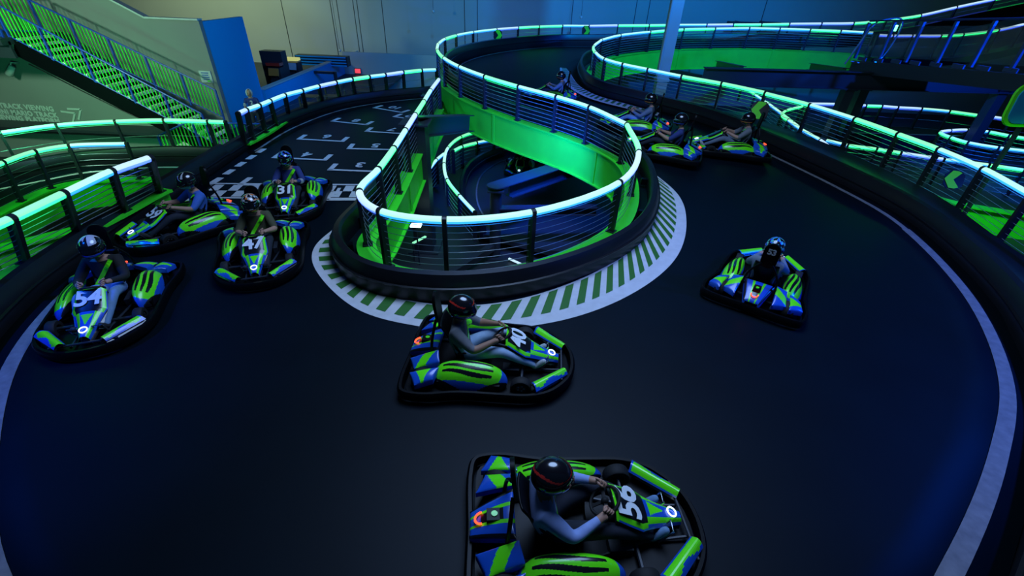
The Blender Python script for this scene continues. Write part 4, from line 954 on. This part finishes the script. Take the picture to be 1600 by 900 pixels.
def belt_mb():
    mb = MB(); N = 16; L = []; R_ = []
    for i in range(N+1):
        t = i/N
        c = Vector((0, lerp(.13, -.15, t), lerp(.66, .30, t))); dv = Vector((0, .28, .36)).normalized(); pv = Vector((0, dv.z, -dv.y))
        for lst, o in ((L, .026), (R_, -.026)):
            q = c+pv*o; h = bvh.ray_cast(Vector((.3, q.y, q.z)) if q.z < .62 else Vector((-.1, q.y, q.z)), Vector((-1, 0, 0)))
            x = h[0].x if h[0] else -.28
            lst.append(Vector((min(max(x, -.42), -.22)+.008, q.y, q.z)))
    def sm(l): return [Vector(((l[max(0, i-1)].x+l[i].x*2+l[min(N, i+1)].x)/4, l[i].y, l[i].z)) for i in range(N+1)]
    L = sm(sm(L)); R_ = sm(sm(R_))
    mb.add(L+R_+[p-Vector((.012, 0, 0)) for p in L+R_], [(i, i+1, N+2+i, N+1+i) for i in range(N)]+[(2*N+2+i, 3*N+3+i, 3*N+4+i, 2*N+3+i) for i in range(N)]); return mb
# helmet
HC = Vector((-.345, 0, .885))
def helmet_fn(a, bb):
    """a azimuth 0..1 (0 = front), bb 0 bottom..1 top"""
    th = 2*PI*a; ph = PI*(.13+.87*bb)
    r = Vector((.168, .142, .16)); x = math.cos(th)*math.sin(ph); y = math.sin(th)*math.sin(ph); z = -math.cos(ph)
    p = Vector((x*r.x, y*r.y, z*r.z))
    if x > 0 and z < .1: p.x += .035*x*min(1, (.1-z)*1.6)      # chin bar
    if z < -.55 and x < 0: p.x *= .94
    return HC+p
def helmet_mat(style):
    def f(a, bb):
        az = (a if a < .5 else a-1)*360; z = -math.cos(PI*(.13+.87*bb))
        if abs(az) < 66 and -.22 < z < .42: return 1
        if style == 0: return 2 if abs(z-.52-.12*math.sin(math.radians(az*2))) < .05 else (3 if abs(z+.42) < .06 and abs(az) < 120 else 0)
        if style == 1: return 2 if (math.sin(math.radians(az*3))*.3+z) > .55 and abs(az) > 15 else (3 if -.5 < z < -.3 else 0)
        if style == 2: return 2 if (int((az+180)/22)+int((z+1)*6)) % 3 == 0 and z > -.3 else (3 if (int((az+180)/31)+int((z+1)*7)) % 4 == 1 else 0)
        return 2 if abs(abs(az)-40) < 9 and z > .4 else (3 if z < -.45 and abs(az) < 80 else 0)
    return f
helm_me = []
for st_ in range(4):
    mb = MB(); hm = helmet_mat(st_); mb.grid(helmet_fn, 80, 52, mfn=lambda a, b_: 0 if hm(a, b_) == 1 else max(0, hm(a, b_)-1) if hm(a, b_) else 0)
    o = mb.build('h', [AC['black'], AC['red'], AC['blue']]); sharp(o, 60); helm_me.append(o.data); bpy.data.objects.remove(o)
mb = MB(); mb.grid(lambda u, v: (helmet_fn((lerp(-68, 68, u)/360) % 1, lerp(.36, .60, v))-HC)*1.035+HC, 24, 10); 
mb.add([], [], 0)
vis = mb.build('v', M['visor'], smooth=True); vis_me = vis.data; bpy.data.objects.remove(vis)
o = belt_mb().build('b', M['kgreen']); belt_me = o.data; bpy.data.objects.remove(o)
mb = MB()
def mk(name, me, parent, mats=None):
    o = bpy.data.objects.new(name, me); C.objects.link(o); o.parent = parent
    if mats:
        for i, m in enumerate(mats): o.material_slots[i].link = 'OBJECT'; o.material_slots[i].material = m
    return o
for i in range(5): body_me.materials.append(M['skin'])
def driver(xf, label, shirt, sleeve, trousers, shoes, style, acc, skin='skin', belt=True, shell='black', cuffs=False):
    r_ = empty('person'); tag(r_, label, 'person', 'seated kart drivers')
    mk('body', body_me, r_, [M[skin], shirt, sleeve, trousers, shoes])
    h = mk('helmet', helm_me[style], r_, [AC[shell], AC[acc[0]], AC[acc[1]]]); mk('visor', vis_me, h)
    if belt: mk('seat_belt', belt_me, r_)
    if cuffs:
        for s in (1, -1):
            for t in (.25, .42):
                a = Vector(J['lel' if s > 0 else 'rel'][:3]).lerp(Vector(J['lwr' if s > 0 else 'rwr'][:3]), t); d = (Vector(J['lwr' if s > 0 else 'rwr'][:3])-a).normalized()
                mb = MB(); mb.tube([a, a+d*.02], .056, 12); mb.build('sleeve_band', CL['white'], r_)
    r_.matrix_world = xf; return r_
def copy_tree(o, parent=None):
    c = o.copy(); C.objects.link(c); c.parent = parent
    for ch_ in list(o.children): copy_tree(ch_, c)
    return c
num_cache = {}
def place_kart(x, y, z, deg, num, label, first=False, tilt=0., roll=0., scale=1.):
    k = kart0 if first else copy_tree(kart_src)
    xf = Matrix.Translation((x, y, z+.004)) @ Matrix.Rotation(math.radians(deg), 4, 'Z') @ Matrix.Rotation(tilt, 4, 'Y') @ Matrix.Rotation(roll, 4, 'X')
    tag(k, label, 'kart', 'green and blue electric karts')
    if num:
        T = Vector((.30, 0, -.145)).normalized(); c = Vector((.345, 0, .478))
        o = text_obj('race_number', num, .235, c+Vector((0, 0, .013)), (0, 1, 0), -T, M['kwhite'], k, bold=.008, space=.92) if False else None
        me = text_mesh(num, .32, extrude=.002, bold=.009, space=.9); me.materials.clear(); me.materials.append(M['kwhite'])
        r = Vector((0, 1, 0)); u = -T; n = r.cross(u)
        me.transform(Matrix(((r.x, u.x, n.x, c.x), (r.y, u.y, n.y, c.y), (r.z, u.z, n.z, c.z), (0, 0, 0, 1))))
        o = bpy.data.objects.new('race_number', me); C.objects.link(o); o.parent = k; 
        me2 = text_mesh(num, .13, extrude=.002, bold=.004, space=.9); me2.materials.clear(); me2.materials.append(M['kwhite'])
        r = Vector((0, -1, 0)); u = Vector((-.12, 0, 1)).normalized(); n = r.cross(u); c = Vector((-.671, 0, .93))
        me2.transform(Matrix(((r.x, u.x, n.x, c.x), (r.y, u.y, n.y, c.y), (r.z, u.z, n.z, c.z), (0, 0, 0, 1))))
        o = bpy.data.objects.new('headrest_number', me2); C.objects.link(o); o.parent = k
    xf = xf @ Matrix.Scale(scale, 4); k.matrix_world = xf
    return xf
kart_src = copy_tree(kart0)      # pristine source, removed at the end
c = CL
KL = [
 # x y z heading num kartlabel driverlabel shirt sleeve trousers shoes style accents skin
 (.72, 2.16, 0, 5, '56', 'kart numbered 56 nearest the bottom border', 'driver in a pale blue hoodie steering the kart numbered 56', c['hoodie'], c['hoodie'], c['darkjeans'], c['jeans'], 0, ('red', 'blue'), 'skin', {}),
 (-.24, 4.28, 0, -3, '40', 'kart numbered 40 in the centre beside the island kerb', 'driver in grey tee shirt and light jeans in the kart numbered 40', c['grey'], None, c['paleblue'], c['shoewhite'], 0, ('red', 'blue'), 'skindark', {}),
 (4.18, 6.45, 0, 56, '53', 'kart numbered 53 seen from behind on the right', 'driver in dark slate top seen from behind in the kart numbered 53', c['slate'], c['slate'], c['darkjeans'], c['shoeblack'], 2, ('teal', 'blue'), 'skin', {}),
 (-4.30, 6.62, 0, -69, '47', 'kart numbered 47 just left of the island kerb', 'driver in an olive tee shirt in the kart numbered 47', c['olive'], None, c['darkjeans'], c['shoeblack'], 2, ('white', 'orange'), 'skin', {}),
 (-5.66, 5.0, 0, -68, '54', 'kart numbered 54 nearest the left border', 'driver in a black top and jeans in the kart numbered 54', c['black'], c['black'], c['jeans'], c['shoeblack'], 1, ('white', 'blue'), 'skin', {}),
 (-6.2, 7.5, 0, -124, '59', 'kart numbered 59 beside the left barrier', 'driver in a blue tee shirt in the kart numbered 59', c['blue'], None, c['darkjeans'], c['shoeblack'], 3, ('white', 'teal'), 'skin', {}),
 (-4.74, 8.85, 0, -74, '31', 'kart numbered 31 crossing the chequered start line', 'driver in navy with white banded sleeves in the kart numbered 31', c['navy'], c['navy'], c['darkjeans'], c['shoeblack'], 2, ('blue', 'teal'), 'skin', dict(cuffs=True)),
 (6.15, 13.6, .12, 168, None, 'kart at the right end of the bunch of three behind the island', 'driver in a grey tee shirt in the right kart of the bunch of three', c['grey'], None, c['slate'], c['shoewhite'], 0, ('black', 'orange'), 'skin', {}),
 (4.05, 13.0, .16, 160, None, 'kart at the front of the bunch of three beside the island rail', 'driver in a dark blue top in the front kart of the bunch of three', c['navy'], None, c['darkjeans'], c['shoeblack'], 0, ('black', 'blue'), 'skin', {}),
 (3.75, 15.3, .22, 158, None, 'kart at the back of the bunch of three by the second loop barrier', 'driver in a pale grey top in the back kart of the bunch of three', c['slate'], c['slate'], c['jeans'], c['shoewhite'], 0, ('black', 'orange'), 'skin', {}),
 (1.15, 18.3, .42, 165, None, 'lone kart half hidden behind the upper fence', 'driver in a grey top in the kart half hidden behind the upper fence', c['slate'], c['slate'], c['darkjeans'], c['shoeblack'], 0, ('black', 'orange'), 'skin', {}),
 (.15, 18.9, -2.6, -95, None, 'small kart on the lower track inside the island opening', 'driver in dark clothes in the kart on the lower track', c['black'], c['black'], c['darkjeans'], c['shoeblack'], 3, ('white', 'blue'), 'skin', {}),
]
for i, (x, y, z, dg, num, kl, dl, sh_, sl_, tr_, so_, sty, acc, sk, kw) in enumerate(KL):
    xf = place_kart(x, y, z, dg, num, kl, first=(i == 0), scale=1.12 if 7 <= i <= 9 else 1.)
    driver(xf, dl, sh_, sl_ if sl_ else M[sk], tr_, so_, sty, acc, skin=sk, **kw)
def kill(o):
    for ch_ in list(o.children): kill(ch_)
    bpy.data.objects.remove(o)
kill(kart_src)

# ------------------------------------------------------------------ spectator
hp_ = aty(387, 136, 18.5); px_, py_ = hp_.x, hp_.y; Z0 = -1.45
SJ = {'pelvis': (0, 0, .92, (.15, .11)), 'waist': (0, .0, 1.08, (.14, .10)), 'chest': (0, -.04, 1.32, (.17, .12)), 'neck0': (0, -.05, 1.46, .06), 'neck': (0, -.06, 1.52, .05), 'head': (0, -.08, 1.63, .085)}
SRg = [('pelvis', 'waist', 1), ('waist', 'chest', 1), ('chest', 'neck0', 1), ('neck0', 'neck', 0), ('neck', 'head', 0)]
for s, k in ((1, 'l'), (-1, 'r')):
    SJ.update({k+'sh': (s*.19, -.04, 1.40, .068), k+'el': (s*.27, -.12, 1.14, .05), k+'wr': (s*.12, -.36, 1.10, .033), k+'pa': (s*.07, -.43, 1.09, (.038, .024)),
               k+'hip': (s*.10, 0, .86, .095), k+'kn': (s*.11, -.02, .48, .065), k+'an': (s*.11, .02, .09, .045), k+'toe': (s*.12, -.16, .05, .04)})
    SRg += [('chest', k+'sh', 1), (k+'sh', k+'el', 1), (k+'el', k+'wr', 0), (k+'wr', k+'pa', 0), ('pelvis', k+'hip', 2), (k+'hip', k+'kn', 2), (k+'kn', k+'an', 2), (k+'an', k+'toe', 3)]
sme = make_body(SJ, SRg)
for m in (M['skin'], CL['navy'], CL['darkjeans'], CL['shoewhite']): sme.materials.append(m)
pr_ = empty('person'); tag(pr_, 'spectator in a dark jersey and white hood watching behind the start fence', 'person')
so = bpy.data.objects.new('body', sme); C.objects.link(so); so.parent = pr_
b = bmesh.new(); b.from_mesh(sme)
for s in (1, -1):
    mb = MB(); o_ = Vector((s*.06, -.45, 1.09))
    for f in range(4): q_ = o_+Vector((s*(-.02+.018*f), 0, 0)); mb.tube([q_, q_+Vector((-s*.01, -.04, 0)), q_+Vector((-s*.015, -.06, -.02)), q_+Vector((-s*.015, -.06, -.045))], [.010, .0095, .009, .007], 6)
    mb.tube([o_+Vector((-s*.02, .03, 0)), o_+Vector((-s*.05, .0, .0)), o_+Vector((-s*.055, -.03, 0))], [.012, .011, .008], 6)
    tm = bpy.data.meshes.new('f'); tm.from_pydata([tuple(v) for v in mb.v], [], mb.f); b.from_mesh(tm)
b.to_mesh(sme); b.free()
hc = Vector((0, -.08, 1.645))
mb = MB()
def hood(u, v):
    th = lerp(40, 320, u)*PI/180; ph = lerp(.12, 1, v)*PI
    return hc+Vector((.125*math.sin(th)*math.sin(ph)*1.0, -.135*math.cos(th)*math.sin(ph)+.02, -.155*math.cos(ph)-.01))
mb.grid(hood, 24, 14); ho = mb.build('hood', CL['white'], pr_, smooth=True); md = ho.modifiers.new('s', 'SOLIDIFY'); md.thickness = .012
mb = MB(); mb.ball(hc+Vector((0, -.02, 0)), (.078, .095, .115), 16, 12); mb.ball(hc+Vector((0, -.122, -.01)), (.014, .02, .02), 8, 6)
for s in (1, -1): mb.ball(hc+Vector((s*.032, -.105, .015)), (.013, .01, .009), 8, 6, 1)
mb.box(hc+Vector((0, -.108, -.05)), (.04, .015, .008), 2); fo = mb.build('face', [M['skin'], CL['black'], AC['red']], pr_, smooth=True)
mb = MB()
for s in (1, -1):
    a = Vector(SJ['lsh' if s > 0 else 'rsh'][:3]); e = Vector(SJ['lel' if s > 0 else 'rel'][:3])
    for t in (.55, .72): q_ = a.lerp(e, t); mb.tube([q_, q_+(e-a).normalized()*.025], .068, 12)
mb.build('sleeve_stripes', CL['white'], pr_)
mb = MB(); tm = None
text_obj('jersey_number', '2', .2, (0, -.178, 1.3), (1, 0, 0), (0, 0, 1), CL['white'], pr_, bold=.006)
pr_.matrix_world = Matrix.Translation((px_, py_, Z0)) @ Matrix.Rotation(math.radians(25), 4, 'Z')
